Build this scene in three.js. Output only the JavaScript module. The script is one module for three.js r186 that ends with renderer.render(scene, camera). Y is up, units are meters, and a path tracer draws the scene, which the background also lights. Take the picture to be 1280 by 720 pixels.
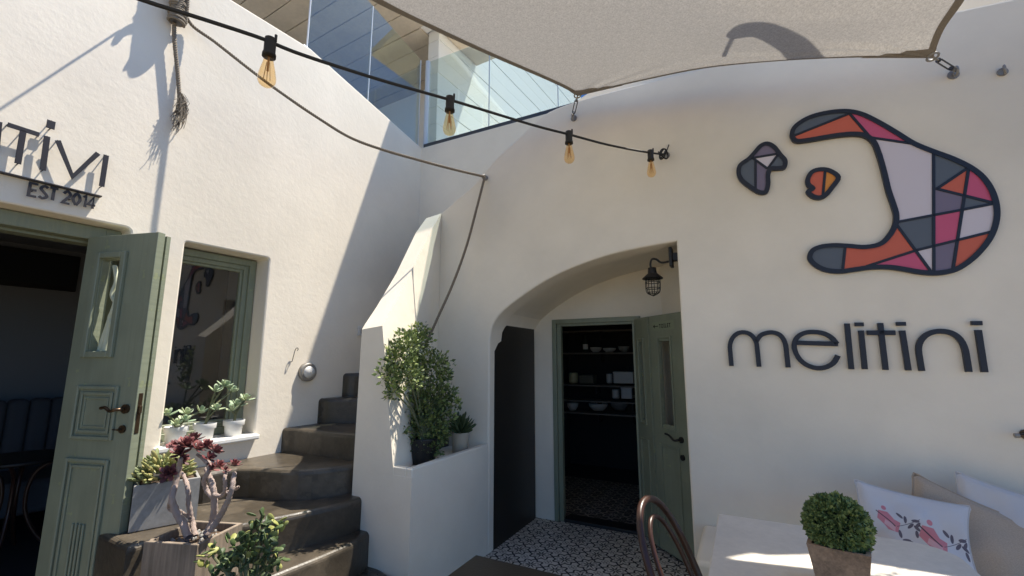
import * as THREE from 'three';
import { Sky } from 'three/addons/objects/Sky.js';
import { RoundedBoxGeometry } from 'three/addons/geometries/RoundedBoxGeometry.js';
import { mergeGeometries, mergeVertices, toCreasedNormals } from 'three/addons/utils/BufferGeometryUtils.js';

// ------------------------------------------------------------------ camera
const F = 550, PITCH = THREE.MathUtils.degToRad(9.2), EYE = 1.55;
const scene = new THREE.Scene();
const camera = new THREE.PerspectiveCamera(2 * Math.atan(360 / F) * 180 / Math.PI, 1280 / 720, 0.05, 4000);
camera.position.set(0, EYE, 0);
camera.lookAt(0, EYE + Math.sin(PITCH), -Math.cos(PITCH));
scene.add(camera);
// ------------------------------------------------------------------ renderer
const renderer = new THREE.WebGLRenderer({ antialias: true });
renderer.setSize(1024, 576);
renderer.toneMapping = THREE.LinearToneMapping;
renderer.toneMappingExposure = 1.80;
renderer.shadowMap.enabled = true;
// ------------------------------------------------------------------ frames of the place
// az(): compass direction in degrees right of straight ahead.  The left house front and the right house front
const V3 = (x, y, z) => new THREE.Vector3(x, y, z);
const rad = THREE.MathUtils.degToRad;
const az = a => V3(Math.sin(rad(a)), 0, -Math.cos(rad(a)));
const uL = az(31), nL = az(121), uR = az(117.5), nR = az(207.5), DL = 3.5;
const OL = nL.clone().multiplyScalar(-DL), OR = V3(-0.194, 0, -3.84);
const ROTL = rad(59), ROTR = rad(-27.5);
const PL = (u, v, a) => OL.clone().addScaledVector(uL, u).addScaledVector(nL, a).setY(v);
const PR = (s, h, a) => OR.clone().addScaledVector(uR, s).addScaledVector(nR, a).setY(h);
const ray = (x, y) => { const X = (x - 640) / F, Y = (360 - y) / F; return V3(X, Y * Math.cos(PITCH) + Math.sin(PITCH), -(Math.cos(PITCH) - Y * Math.sin(PITCH))); };
const EYEP = V3(0, EYE, 0);
function hit(x, y, o, n) { const r = ray(x, y); const t = o.clone().sub(EYEP).dot(n) / r.dot(n); return EYEP.clone().addScaledVector(r, t); }
const toL = p => V3(p.clone().sub(OL).dot(uL), p.y, p.clone().sub(OL).dot(nL));
const toR = p => V3(p.clone().sub(OR).dot(uR), p.y, p.clone().sub(OR).dot(nR));
const onL = (x, y, a = 0) => toL(hit(x, y, PL(0, 0, a), nL));
const onR = (x, y, a = 0) => toR(hit(x, y, PR(0, 0, a), nR));
const onH = (x, y, h) => hit(x, y, V3(0, h, 0), V3(0, 1, 0));
const onV = (x, y, P, Q) => hit(x, y, P, V3(Q.z - P.z, 0, -(Q.x - P.x)));
// ------------------------------------------------------------------ sun and sky
const sunDir = nL.clone().multiplyScalar(1).addScaledVector(uL, 1.46).add(V3(0, 4.1, 0)).normalize();
const sky = new Sky(); sky.name = 'sky'; sky.scale.setScalar(3000);
sky.material.uniforms.sunPosition.value.copy(sunDir);
sky.material.uniforms.turbidity.value = 5;
sky.material.uniforms.rayleigh.value = 0.95;
sky.material.uniforms.mieCoefficient.value = 0.004;
sky.userData.kind = 'structure';
scene.add(sky);
scene.environmentIntensity = 0.1;
const sun = new THREE.DirectionalLight(new THREE.Color(1, 0.925, 0.80), 5);
sun.position.copy(sunDir.clone().multiplyScalar(30)); sun.castShadow = true;
Object.assign(sun.shadow.camera, { left: -9, right: 9, top: 9, bottom: -9, near: 1, far: 70 });
sun.shadow.mapSize.set(4096, 4096); sun.shadow.bias = -0.0004;
scene.add(sun, sun.target);

// ------------------------------------------------------------------ random and noise
let seed = 7;
const rnd = () => { seed = (seed * 1664525 + 1013904223) >>> 0; return seed / 4294967296; };
const rr = (a, b) => a + (b - a) * rnd();
function noiseField(n, freq, oct, sd, gain = 0.5) {           // tileable value noise, 0..1
  const out = new Float32Array(n * n); let amp = 1, tot = 0, f = freq;
  for (let o = 0; o < oct; o++) {
    const g = new Float32Array(f * f); let s = (sd * 7919 + o * 104729) >>> 0;
    for (let i = 0; i < g.length; i++) { s = (s * 1664525 + 1013904223) >>> 0; g[i] = s / 4294967296; }
    for (let y = 0; y < n; y++) for (let x = 0; x < n; x++) {
      const fx = x * f / n, fy = y * f / n, x0 = Math.floor(fx), y0 = Math.floor(fy);
      let tx = fx - x0, ty = fy - y0; tx = tx * tx * (3 - 2 * tx); ty = ty * ty * (3 - 2 * ty);
      const x1 = (x0 + 1) % f, y1 = (y0 + 1) % f;
      out[y * n + x] += amp * ((g[y0 * f + x0] * (1 - tx) + g[y0 * f + x1] * tx) * (1 - ty) + (g[y1 * f + x0] * (1 - tx) + g[y1 * f + x1] * tx) * ty);
    }
    tot += amp; amp *= gain; f *= 2; if (f > n) break;
  }
  for (let i = 0; i < out.length; i++) out[i] /= tot;
  return out;
}
function dataTex(n, fn, srgb, rep = 1) {
  const d = new Uint8Array(n * n * 4);
  for (let i = 0; i < n * n; i++) { const c = fn(i); d[4 * i] = c[0]; d[4 * i + 1] = c[1]; d[4 * i + 2] = c[2]; d[4 * i + 3] = 255; }
  const t = new THREE.DataTexture(d, n, n); t.wrapS = t.wrapT = THREE.RepeatWrapping; t.magFilter = THREE.LinearFilter;
  t.minFilter = THREE.LinearMipmapLinearFilter; t.generateMipmaps = true;
  if (srgb) t.colorSpace = THREE.SRGBColorSpace;
  t.repeat.set(rep, rep); t.needsUpdate = true; return t;
}
const clamp = v => Math.max(0, Math.min(255, v));
const grey = v => { const g = clamp(v * 255); return [g, g, g]; };
const nA = noiseField(512, 8, 7, 1, 0.62), nB = noiseField(512, 4, 6, 2, 0.5), nC = noiseField(512, 32, 5, 3, 0.7), nD = noiseField(256, 64, 3, 4, 0.8);
const tint = (base, amt, field, field2, amt2 = 0) => i => { const k = 1 + amt * (field[i] - 0.5) * 2 + (field2 ? amt2 * (field2[i] - 0.5) * 2 : 0); return base.map(b => clamp(b * k)); };
const canvasTex = (w, h, draw) => { const c = document.createElement('canvas'); c.width = w; c.height = h; draw(c.getContext('2d'), w, h); const t = new THREE.CanvasTexture(c); t.colorSpace = THREE.SRGBColorSpace; t.anisotropy = 8; return t; };
// ------------------------------------------------------------------ materials
const std = (o) => new THREE.MeshStandardMaterial(Object.assign({ roughness: 0.8 }, o));
const lin = (r, g, b) => new THREE.Color().setRGB(r, g, b);
const plasterBump = dataTex(512, i => grey(0.12 * nA[i] + 0.3 * nB[i] + 0.58 * nC[i]), false, 0.9);
const plasterBumpFine = dataTex(512, i => grey(0.2 * nA[i] + 0.72 * nB[i] + 0.08 * nC[i]), false, 0.45);
const M = {};
M.plaster = std({ map: dataTex(512, tint([235, 225, 208], 0.05, nB, nA, 0.03), true, 0.31), bumpMap: plasterBump, bumpScale: 0.0019, roughness: 0.92 });
M.plasterSmooth = std({ map: dataTex(512, tint([234, 225, 208], 0.055, nB, nA, 0.04), true, 0.27), bumpMap: plasterBumpFine, bumpScale: 0.012, roughness: 0.9 });
M.whiteWall = std({ color: lin(0.76, 0.74, 0.71), roughness: 0.9, bumpMap: plasterBumpFine, bumpScale: 0.004 });
M.cement = std({ map: dataTex(512, i => { const k = 0.62 + 0.5 * nB[i] + 0.35 * (nC[i] - 0.5), w = nA[i] > 0.62 ? 1.15 : 1; return [82 * k * w, 74 * k * w, 63 * k * w].map(clamp); }, true, 0.7), bumpMap: plasterBump, bumpScale: 0.003, roughnessMap: dataTex(512, i => grey(0.30 + 0.6 * nB[i]), false, 0.7), roughness: 0.62 });
M.ground = std({ map: dataTex(512, tint([130, 117, 95], 0.1, nB, nC, 0.08), true, 0.4), bumpMap: plasterBump, bumpScale: 0.004, roughness: 0.9 });
const streak = i => { const x = i % 512, y = (i / 512) | 0; return nC[((y >> 5) * 512 + x)] * .6 + nC[(((y >> 4) + 60) * 512 + ((x * 2) & 511))] * .4 - .5; };
M.green = std({ map: dataTex(512, i => { const k = 1 + .16 * streak(i) + .10 * (nB[i] - .5), worn = nA[i] > .745 ? 1.09 : 1; return [129 * k * worn, 135 * k * worn, 115 * k].map(clamp); }, true, 1.6), roughnessMap: dataTex(512, i => grey(.6 + .5 * streak(i) + .3 * (nB[i] - .5)), false, 1.6), roughness: 0.75, bumpMap: dataTex(512, i => grey(.5 + .8 * streak(i)), false, 1.6), bumpScale: 0.0009 });
M.cream = std({ color: lin(0.58, 0.60, 0.44), roughness: 0.5 });
M.greenDark = std({ color: lin(0.11, 0.135, 0.10), roughness: 0.55 });
M.black = std({ color: lin(0.012, 0.012, 0.013), roughness: 0.5 });
M.blackTable = std({ color: lin(0.016, 0.014, 0.013), roughness: 0.38, bumpMap: dataTex(256, i => grey(nD[i]), false, 3), bumpScale: 0.0006 });
M.navy = std({ color: lin(0.011, 0.014, 0.026), roughness: 0.45 });
M.signMetal = std({ color: lin(0.022, 0.020, 0.026), roughness: 0.5, metalness: 0.2 });
M.steel = std({ map: dataTex(256, tint([150, 146, 140], 0.25, nD), true, 8), roughness: 0.5, metalness: 0.35 });
M.darkSteel = std({ color: lin(0.12, 0.115, 0.11), roughness: 0.4, metalness: 0.8 });
M.bronze = std({ color: lin(0.10, 0.065, 0.04), roughness: 0.35, metalness: 0.8 });
M.alu = std({ color: lin(0.62, 0.64, 0.66), roughness: 0.5, metalness: 0.15 });
M.glass = new THREE.MeshPhysicalMaterial({ color: 0xffffff, transmission: 1, thickness: 0, roughness: 0.02, ior: 1.5 });
M.greenGlass = new THREE.MeshPhysicalMaterial({ color: lin(0.84, 0.91, 0.90), transmission: 1, thickness: 0, roughness: 0.015, ior: 1.85 });
M.rope = std({ map: dataTex(256, tint([128, 118, 104], 0.35, nD), true, 6), roughness: 1 });
M.cable = std({ color: lin(0.018, 0.016, 0.014), roughness: 0.6 });
M.amber = new THREE.MeshPhysicalMaterial({ color: lin(1.0, 0.85, 0.62), transmission: 1, thickness: 0, roughness: 0.03, ior: 1.5 });
M.filament = std({ color: lin(0.5, 0.28, 0.1), roughness: 0.4, metalness: 0.6 });
M.sail = new THREE.MeshPhysicalMaterial({ map: dataTex(512, i => { const k = 0.96 + 0.34 * (nC[i] - 0.5); return [178 * k, 174 * k, 169 * k].map(clamp); }, true, 5), roughness: 1, transmission: 0.26, thickness: 0, side: THREE.DoubleSide });
M.hem = std({ map: dataTex(256, tint([138, 130, 120], 0.12, nD), true, 6), roughness: 1, side: THREE.DoubleSide });
M.pot = std({ color: lin(0.72, 0.71, 0.68), roughness: 0.45 });
M.soil = std({ map: dataTex(256, tint([96, 78, 62], 0.5, nD), true, 5), roughness: 1, bumpMap: dataTex(256, i => grey(nD[i]), false, 5), bumpScale: 0.01 });
M.zinc = std({ map: dataTex(512, tint([142, 140, 136], 0.12, nB, nC, 0.12), true, 1.1), roughness: 0.8 });
M.woodPlanter = std({ map: dataTex(512, i => { const x = i % 512, y = (i / 512) | 0; const g = nC[(((y >> 4) % 512) * 512 + x)] - 0.5, k = 0.9 + 0.5 * g + 0.3 * (nB[i] - 0.5); return [142 * k, 128 * k, 113 * k].map(clamp); }, true, 1.6), roughness: 0.9 });
M.potWood = std({ map: dataTex(512, i => { const k = 0.85 + 0.5 * (nB[i] - 0.5) + 0.4 * (nC[i] - 0.5); return [170 * k, 143 * k, 117 * k].map(clamp); }, true, 3), roughness: 0.9, bumpMap: plasterBump, bumpScale: 0.003 });
M.bark = std({ map: dataTex(256, tint([196, 176, 166], 0.22, nD), true, 6), roughness: 0.95, bumpMap: dataTex(256, i => grey(nD[i]), false, 8), bumpScale: 0.004 });
M.stemGreen = std({ color: lin(0.16, 0.17, 0.09), roughness: 0.8 });
const leafM = (r, g, b, tr = 0.25) => new THREE.MeshPhysicalMaterial({ color: lin(r, g, b), roughness: 0.55, transmission: tr, thickness: 0, side: THREE.DoubleSide });
M.box1 = [leafM(0.19, 0.26, 0.08), leafM(0.32, 0.40, 0.13), leafM(0.12, 0.18, 0.06)];
M.succ = [leafM(0.30, 0.38, 0.24, 0), leafM(0.38, 0.44, 0.26, 0), leafM(0.24, 0.32, 0.2, 0)];
M.gold = [leafM(0.30, 0.30, 0.11, 0), leafM(0.22, 0.25, 0.10, 0), leafM(0.38, 0.34, 0.14, 0), leafM(0.15, 0.18, 0.08, 0)];
M.red = [leafM(0.15, 0.04, 0.042, 0), leafM(0.09, 0.026, 0.03, 0), leafM(0.22, 0.075, 0.07, 0)];
M.jade = [leafM(0.05, 0.08, 0.032, 0), leafM(0.08, 0.12, 0.04, 0), leafM(0.30, 0.31, 0.09, 0)];
M.bush = [leafM(0.15, 0.20, 0.06), leafM(0.30, 0.37, 0.11), leafM(0.07, 0.11, 0.04)];
const weave = dataTex(256, i => grey(0.7 * nD[i] + 0.3 * nB[(i * 4) % nB.length]), false, 6);
M.fabricWhite = std({ color: lin(0.62, 0.61, 0.62), roughness: 1, bumpMap: weave, bumpScale: 0.002 });
M.fabricBeige = std({ map: dataTex(256, tint([186, 168, 149], 0.1, nD), true, 4), roughness: 1, bumpMap: weave, bumpScale: 0.002 });
M.tableWhite = std({ map: dataTex(512, tint([222, 214, 201], 0.045, nB, nC, 0.04), true, 1.2), roughness: 0.75, bumpMap: plasterBump, bumpScale: 0.0012 });
M.bent = std({ map: dataTex(256, tint([66, 44, 36], 0.3, nD), true, 2), roughness: 0.33 });
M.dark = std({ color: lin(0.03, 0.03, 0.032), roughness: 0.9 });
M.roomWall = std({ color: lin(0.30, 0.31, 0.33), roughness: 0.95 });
M.board = std({ map: dataTex(512, tint([190, 178, 158], 0.06, nB, nC, 0.05), true, 0.8), roughness: 0.8 });
M.plank = std({ color: lin(0.74, 0.73, 0.68), roughness: 0.8 });
// ------------------------------------------------------------------ helpers
const used = {};
const numbered = n => { const k = used[n] = (used[n] ?? -1) + 1; return k ? n + '_' + String(k).padStart(3, '0') : n; };
function shadow(m) { m.castShadow = m.receiveShadow = true; return m; }
function tag(o, label, category, group) { o.userData.label = label; o.userData.category = category; if (group) o.userData.group = group; return o; }
function thing(name, label, category, pos = V3(0, 0, 0), rot = 0, group) {
  const o = new THREE.Group(); o.name = numbered(name); scene.add(o); o.position.copy(pos); o.rotation.y = rot;
  return tag(o, label, category, group);
}
function struct(name, geo, mat) { const m = shadow(new THREE.Mesh(geo, mat)); m.name = numbered(name); m.userData.kind = 'structure'; scene.add(m); return m; }
function part(name, geos, mat, parent) {
  const list = Array.isArray(geos) ? geos.map(norm) : null;
  const m = shadow(new THREE.Mesh(list ? (list.length > 1 ? mergeGeometries(list) : list[0]) : geos, mat)); m.name = name; parent.add(m); return m;
}
const sub = (name, parent, pos = V3(0, 0, 0), rot = 0) => { const g = new THREE.Group(); g.name = name; g.position.copy(pos); g.rotation.y = rot; parent.add(g); return g; };
function norm(g) { const h = g.index ? g.toNonIndexed() : g.clone(); for (const k of Object.keys(h.attributes)) if (!['position', 'normal', 'uv'].includes(k)) h.deleteAttribute(k); if (!h.attributes.uv) h.setAttribute('uv', new THREE.BufferAttribute(new Float32Array(h.attributes.position.count * 2), 2)); if (!h.attributes.normal) h.computeVertexNormals(); return h; }
function muv(g0) {                                              // uv in metres by dominant face direction
  const g = norm(g0), p = g.attributes.position, uv = g.attributes.uv, a = V3(), b = V3(), c = V3();
  for (let i = 0; i < p.count; i += 3) {
    a.fromBufferAttribute(p, i); b.fromBufferAttribute(p, i + 1); c.fromBufferAttribute(p, i + 2);
    const n = b.clone().sub(a).cross(c.clone().sub(a)), x = Math.abs(n.x), y = Math.abs(n.y), z = Math.abs(n.z);
    [a, b, c].forEach((q, k) => x > y && x > z ? uv.setXY(i + k, q.z, q.y) : y > z ? uv.setXY(i + k, q.x, q.z) : uv.setXY(i + k, q.x, q.y));
  }
  return g;
}
// box from min corner to max corner, softened edges
const bx = (x0, y0, z0, x1, y1, z1, r = 0.004) => { const w = x1 - x0, h = y1 - y0, d = z1 - z0; const g = r > 0 ? new RoundedBoxGeometry(w, h, d, 2, Math.min(r, w * .45, h * .45, d * .45)) : new THREE.BoxGeometry(w, h, d); g.translate((x0 + x1) / 2, (y0 + y1) / 2, (z0 + z1) / 2); return muv(g); };
const v2 = a => a.map(p => new THREE.Vector2(p[0], p[1]));
// outline in x,y pushed from z0 to z1
function prism(pts, z0, z1, holes = [], bevel = 0.006) {
  const s = new THREE.Shape(v2(pts)); for (const h of holes) s.holes.push(new THREE.Path(v2(h)));
  const b = Math.min(bevel, (z1 - z0) * 0.4);
  const g = new THREE.ExtrudeGeometry(s, { depth: z1 - z0 - 2 * b, bevelEnabled: b > 0, bevelSize: b, bevelThickness: b, bevelOffset: -b, bevelSegments: 2, curveSegments: 8 });
  g.translate(0, 0, z0 + b); return g;
}
const tube = (pts, r, seg = 40, rad_ = 8, closed = false) => new THREE.TubeGeometry(new THREE.CatmullRomCurve3(pts, closed, 'centripetal'), seg, r, rad_, closed);
function cyl(p, q, r0, r1 = r0, n = 12) { const d = q.clone().sub(p), g = new THREE.CylinderGeometry(r1, r0, d.length(), n); g.translate(0, d.length() / 2, 0); g.applyQuaternion(new THREE.Quaternion().setFromUnitVectors(V3(0, 1, 0), d.clone().normalize())); g.translate(p.x, p.y, p.z); return g; }
function taper(pts, r0, r1, seg = 16, rs = 7) {                  // tube whose radius runs r0 -> r1, closed tip
  const c = new THREE.CatmullRomCurve3(pts, false, 'centripetal'), g = new THREE.TubeGeometry(c, seg, 1, rs, false), p = g.attributes.position;
  for (let i = 0; i <= seg; i++) { const o = c.getPointAt(i / seg), t = i / seg, r = (r0 + (r1 - r0) * t) * (i === seg ? 0.5 : 1); for (let j = 0; j <= rs; j++) { const k = i * (rs + 1) + j, v = V3().fromBufferAttribute(p, k).sub(o).multiplyScalar(r).add(o); p.setXYZ(k, v.x, v.y, v.z); } }
  g.computeVertexNormals(); return g;
}
const lathe = (pts, n = 28) => new THREE.LatheGeometry(v2(pts), n);
// flat stroke lettering: polyline with width, as an outline
function strokeShape(pts, w, closed = false) {
  const P = v2(pts), n = P.length, Lp = [], Rp = [];
  for (let i = 0; i < n; i++) {
    const a = P[closed ? (i - 1 + n) % n : Math.max(0, i - 1)], b = P[closed ? (i + 1) % n : Math.min(n - 1, i + 1)], o = P[i];
    const d0 = o.clone().sub(a), d1 = b.clone().sub(o); if (d0.length() < 1e-9) d0.copy(d1); if (d1.length() < 1e-9) d1.copy(d0); d0.normalize(); d1.normalize();
    const t = d0.clone().add(d1).normalize(), m = new THREE.Vector2(-t.y, t.x), k = Math.min(1.6, 1 / Math.max(0.3, m.dot(new THREE.Vector2(-d0.y, d0.x)))) * w / 2;
    Lp.push([o.x + m.x * k, o.y + m.y * k]); Rp.push([o.x - m.x * k, o.y - m.y * k]);
  }
  return { Lp, Rp };
}
function stroke(pts, w, z0, z1, closed = false) {
  const { Lp, Rp } = strokeShape(pts, w, closed);
  if (!closed) return prism(Lp.concat(Rp.reverse()), z0, z1, [], 0.0015);
  const A = area(Lp) > area(Rp) ? [Lp, Rp] : [Rp, Lp]; return prism(A[0], z0, z1, [A[1]], 0.0015);
}
const area = p => Math.abs(p.reduce((s, q, i) => { const r = p[(i + 1) % p.length]; return s + q[0] * r[1] - r[0] * q[1]; }, 0));
function smooth(pts, n = 60, closed = false) { return new THREE.CatmullRomCurve3(pts.map(p => V3(p[0], p[1], 0)), closed, 'centripetal').getPoints(n).slice(0, closed ? -1 : undefined).map(p => [p.x, p.y]); }
// laid rope: three strands twisted about a path
function ropeGeo(pts, r, pitch) {
  const c = new THREE.CatmullRomCurve3(pts, false, 'centripetal'), L = c.getLength(), n = Math.ceil(L / pitch * 7), out = [];
  const fr = c.computeFrenetFrames(n, false);
  for (let k = 0; k < 3; k++) {
    const q = [];
    for (let i = 0; i <= n; i++) { const t = i / n, a = t * L / pitch * Math.PI * 2 + k * 2.094, o = c.getPointAt(t); q.push(o.addScaledVector(fr.normals[i], Math.cos(a) * r * .55).addScaledVector(fr.binormals[i], Math.sin(a) * r * .55)); }
    out.push(new THREE.TubeGeometry(new THREE.CatmullRomCurve3(q), n, r * .56, 5, false));
  }
  return mergeGeometries(out.map(norm));
}
// one leaf of given length, width and thickness, growing along +y from the origin, cupped
function leafGeo(len, wid, thick, bend = 0.15, pw = 0.8) {
  const g = new THREE.SphereGeometry(1, 7, 5), p = g.attributes.position;
  for (let i = 0; i < p.count; i++) { let x = p.getX(i), y = p.getY(i), z = p.getZ(i); const t = (y + 1) / 2, w = Math.pow(t, pw) * 0.55 + 0.45; p.setXYZ(i, x * wid / 2 * w, t * len, z * thick / 2 + bend * len * t * t - 0.3 * x * x * 0); }
  g.computeVertexNormals(); return g;
}
const orient = (m, pos, dir, roll = 0, sc = 1) => { m.position.copy(pos); m.quaternion.setFromUnitVectors(V3(0, 1, 0), dir.clone().normalize()); m.rotateY(roll); m.scale.setScalar(sc); return m; };
// many small flat leaves joined in one geometry
function leafCloud(spots, len, wid) {
  const pos = [], nor = [], m = new THREE.Matrix4(), q = new THREE.Quaternion(), q2 = new THREE.Quaternion();
  const base = [[0, 0, 0], [wid / 2, len * .45, len * .1], [0, len, 0], [-wid / 2, len * .45, len * .1]];
  for (const [p, d, s] of spots) {
    q.setFromUnitVectors(V3(0, 1, 0), d.clone().normalize()); q2.setFromAxisAngle(V3(0, 1, 0), rnd() * 6.283); q.multiply(q2);
    m.compose(p, q, V3(s, s, s)); const v = base.map(b => V3(...b).applyMatrix4(m));
    for (const [a, b, c] of [[0, 1, 2], [0, 2, 3]]) { const n = v[b].clone().sub(v[a]).cross(v[c].clone().sub(v[a])).normalize(); for (const k of [a, b, c]) { pos.push(v[k].x, v[k].y, v[k].z); nor.push(n.x, n.y, n.z); } }
  }
  const g = new THREE.BufferGeometry(); g.setAttribute('position', new THREE.Float32BufferAttribute(pos, 3)); g.setAttribute('normal', new THREE.Float32BufferAttribute(nor, 3)); g.setAttribute('uv', new THREE.Float32BufferAttribute(new Float32Array(pos.length / 3 * 2), 2)); return g;
}
const rdir = () => { const z = rr(-1, 1), a = rr(0, 6.283), r = Math.sqrt(1 - z * z); return V3(r * Math.cos(a), z, r * Math.sin(a)); };
const arcR = (cx, cy, r, a0, a1, n = 6) => Array.from({ length: n + 1 }, (_, i) => { const a = rad(a0 + (a1 - a0) * i / n); return [cx + r * Math.cos(a), cy + r * Math.sin(a)]; });

// ================================================================== SETTING
struct('ground', (() => { const g = new THREE.PlaneGeometry(1600, 1600, 1, 1); g.rotateX(-Math.PI / 2); const uv = g.attributes.uv; for (let i = 0; i < uv.count; i++) uv.setXY(i, uv.getX(i) * 1600, uv.getY(i) * 1600); g.translate(0, -0.012, 0); return g; })(), M.ground);

// ---------------------------------------------------------------- left house (local x along the front, z out of it)
const house = thing('white_house', 'white plastered house on the left with green door and window', 'house', OL, ROTL);
const winH = [[1.385, 0.985], [1.985, 0.985], ...arcR(1.965, 2.345, 0.02, 0, 90, 3), ...arcR(1.405, 2.345, 0.02, 90, 180, 3)];
const doorHole = [[-0.4, -0.1], [1.08, -0.1], ...arcR(1.05, 2.35, 0.03, 0, 90, 3), [-0.4, 2.38]];
part('wall', muvWall(prism([[-3.2, -0.12], [-0.4, -0.12], [-0.4, 2.38], ...arcR(1.05, 2.35, 0.03, 90, 0, 3), [1.08, -0.12], [3.9, -0.12], [3.9, 4.03], [3.704, 4.07], [2.19, 4.40], [1.47, 4.37], [-3.2, 4.35]], -0.42, 0, [winH], 0.012)), M.plaster, house);
function muvWall(g) { return muv(g); }
part('roof', [bx(-3.2, 3.85, -6, 4.4, 3.98, -0.425, 0)], M.whiteWall, house);
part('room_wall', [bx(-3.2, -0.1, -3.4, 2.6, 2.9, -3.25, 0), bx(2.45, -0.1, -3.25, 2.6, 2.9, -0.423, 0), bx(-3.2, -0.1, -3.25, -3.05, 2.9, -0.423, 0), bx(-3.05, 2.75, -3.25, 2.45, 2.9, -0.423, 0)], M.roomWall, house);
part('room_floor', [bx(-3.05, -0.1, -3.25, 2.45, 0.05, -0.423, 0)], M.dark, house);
part('door_frame', [bx(1.0, 0, -0.34, 1.077, 2.376, -0.13), bx(-0.397, 2.29, -0.34, 1.0, 2.376, -0.13), bx(0.985, 0, -0.30, 1.0, 2.29, -0.20), bx(-0.397, 2.272, -0.30, 0.985, 2.29, -0.20), bx(-0.397, 0, -0.34, -0.32, 2.29, -0.13)], M.green, house);
// open door leaf
{
  const hinge = V3(0.915, 0, -0.12), dir = V3(1.085 - 0.912, 0, 0.383 + 0.12).normalize();
  const door = sub('door', house, hinge, Math.atan2(-dir.z, dir.x));
  const W = 0.535, B = 0.06, T = 2.30, th = 0.045, O = [[0.14, 1.60], [0.295, 1.60], [0.295, 2.15], [0.14, 2.15]], z = 0;
  part('leaf', [prism([[0, B], [W, B], [W, T], [0, T]], -th, z, [O], 0.003)], M.green, door);
  const mould = (x0, y0, x1, y1, w = 0.022, d = 0.014, zz = z) => [[x0, y0, x0 + w, y1], [x1 - w, y0, x1, y1], [x0 + w, y0, x1 - w, y0 + w], [x0 + w, y1 - w, x1 - w, y1]].map(b => bx(b[0], b[1], zz - 0.002, b[2], b[3], zz + d, 0.006));
  part('window_moulding', mould(0.102, 1.56, 0.333, 2.19, 0.036, 0.02), M.green, door);
  part('panel_moulding', [...mould(0.10, 1.10, 0.41, 1.40), ...mould(0.135, 1.135, 0.375, 1.365, 0.02, 0.010), ...mould(0.165, 1.165, 0.345, 1.335, 0.012, 0.006)], M.green, door);
  part('panel_moulding', [...mould(0.10, 0.20, 0.41, 1.00), ...mould(0.135, 0.235, 0.375, 0.965, 0.018, 0.010), ...[0.215, 0.24, 0.265, 0.29].map(x => bx(x, 0.28, -0.002, x + 0.014, 0.66, 0.012, 0.006))], M.green, door);
  const H = sub('door_handle', door, V3(0.475, 1.275, 0));
  part('lever', [tube([V3(0, 0, 0), V3(0, 0, 0.035), V3(-0.01, 0, 0.05), V3(-0.045, -0.008, 0.052), V3(-0.085, 0.01, 0.05), V3(-0.115, 0.006, 0.05)], 0.009, 30, 8), cyl(V3(0, 0, 0), V3(0, 0, 0.012), 0.026)], M.bronze, H).name = 'lever';
  part('keyhole', [cyl(V3(0.47, 1.165, 0), V3(0.47, 1.165, 0.01), 0.022), bx(0.425, 1.160, 0.02, 0.47, 1.168, 0.026, 0.002), cyl(V3(0.47, 1.165, 0), V3(0.47, 1.165, 0.03), 0.006)], M.bronze, door);
  part('lock_plate', [bx(W - 0.001, 1.14, -0.034, W + 0.002, 1.36, -0.012, 0), bx(W + 0.001, 1.25, -0.03, W + 0.014, 1.29, -0.016, 0.002)], M.bronze, door);
  // scrolled ironwork in the small window
  const sp = (cx, cy, r, a0, turn, sgn) => Array.from({ length: 22 }, (_, i) => { const t = i / 21, a = a0 + sgn * t * turn; return V3(cx + r * (1 - 0.72 * t) * Math.cos(a), cy + r * (1 - 0.72 * t) * Math.sin(a), -0.055); });
  part('iron_scroll', [cyl(V3(0.15, 1.6, -0.052), V3(0.285, 2.15, -0.052), 0.016), cyl(V3(0.19, 1.6, -0.052), V3(0.20, 1.78, -0.052), 0.02), tube(sp(0.235, 1.94, 0.05, -1.5, 8, 1), 0.010), tube(sp(0.235, 1.80, 0.05, 1.5, 8, -1), 0.010), tube([V3(0.235, 1.86, -0.05), V3(0.20, 1.80, -0.045), V3(0.245, 1.7, -0.05), V3(0.255, 1.61, -0.05)], 0.013), tube([V3(0.235, 1.87, -0.05), V3(0.19, 1.94, -0.045), V3(0.2, 2.02, -0.05), V3(0.17, 2.12, -0.05)], 0.012)], M.cream, door);
  for (let i = 0; i < 9; i++) { const g = new THREE.SphereGeometry(0.010, 8, 6); g.translate(0.283, 1.62 + i * 0.063, -0.050); part('iron_bead', [g], M.cream, door); }
  part('folded_leaf', [prism([[0.03, B], [W - 0.006, B], [W - 0.006, T - 0.01], [0.03, T - 0.01]], -0.086, -0.060, [[[0.10, 1.5], [0.42, 1.5], [0.42, 2.22], [0.10, 2.22]]], 0.002)], M.green, door);
}
// window
const win = sub('window', house, V3(0, 0, 0));
{
  const x0 = 1.30, x1 = 1.98, y0 = 0.992, y1 = 2.355, f = (i, z0, z1) => { const w = [0, 0.05, 0.085][i], v = [0.05, 0.035, 0.02][i]; return [bx(x0 + w, y0 + w, z0, x0 + w + v, y1 - w, z1), bx(x1 - w - v, y0 + w, z0, x1 - w, y1 - w, z1), bx(x0 + w + v, y1 - w - v, z0, x1 - w - v, y1 - w, z1), bx(x0 + w + v, y0 + w, z0, x1 - w - v, y0 + w + v, z1)]; };
  part('window_frame', [...f(0, -0.26, -0.17), ...f(1, -0.25, -0.19), ...f(2, -0.24, -0.205)], M.green, win);
  part('pane', [bx(x0 + 0.1, y0 + 0.1, -0.228, x1 - 0.1, y1 - 0.1, -0.222, 0)], M.glass, win);
  part('window_sill', [bx(1.345, 0.95, -0.40, 2.005, 0.988, 0.055, 0.012)], M.pot, win);
}
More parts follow.
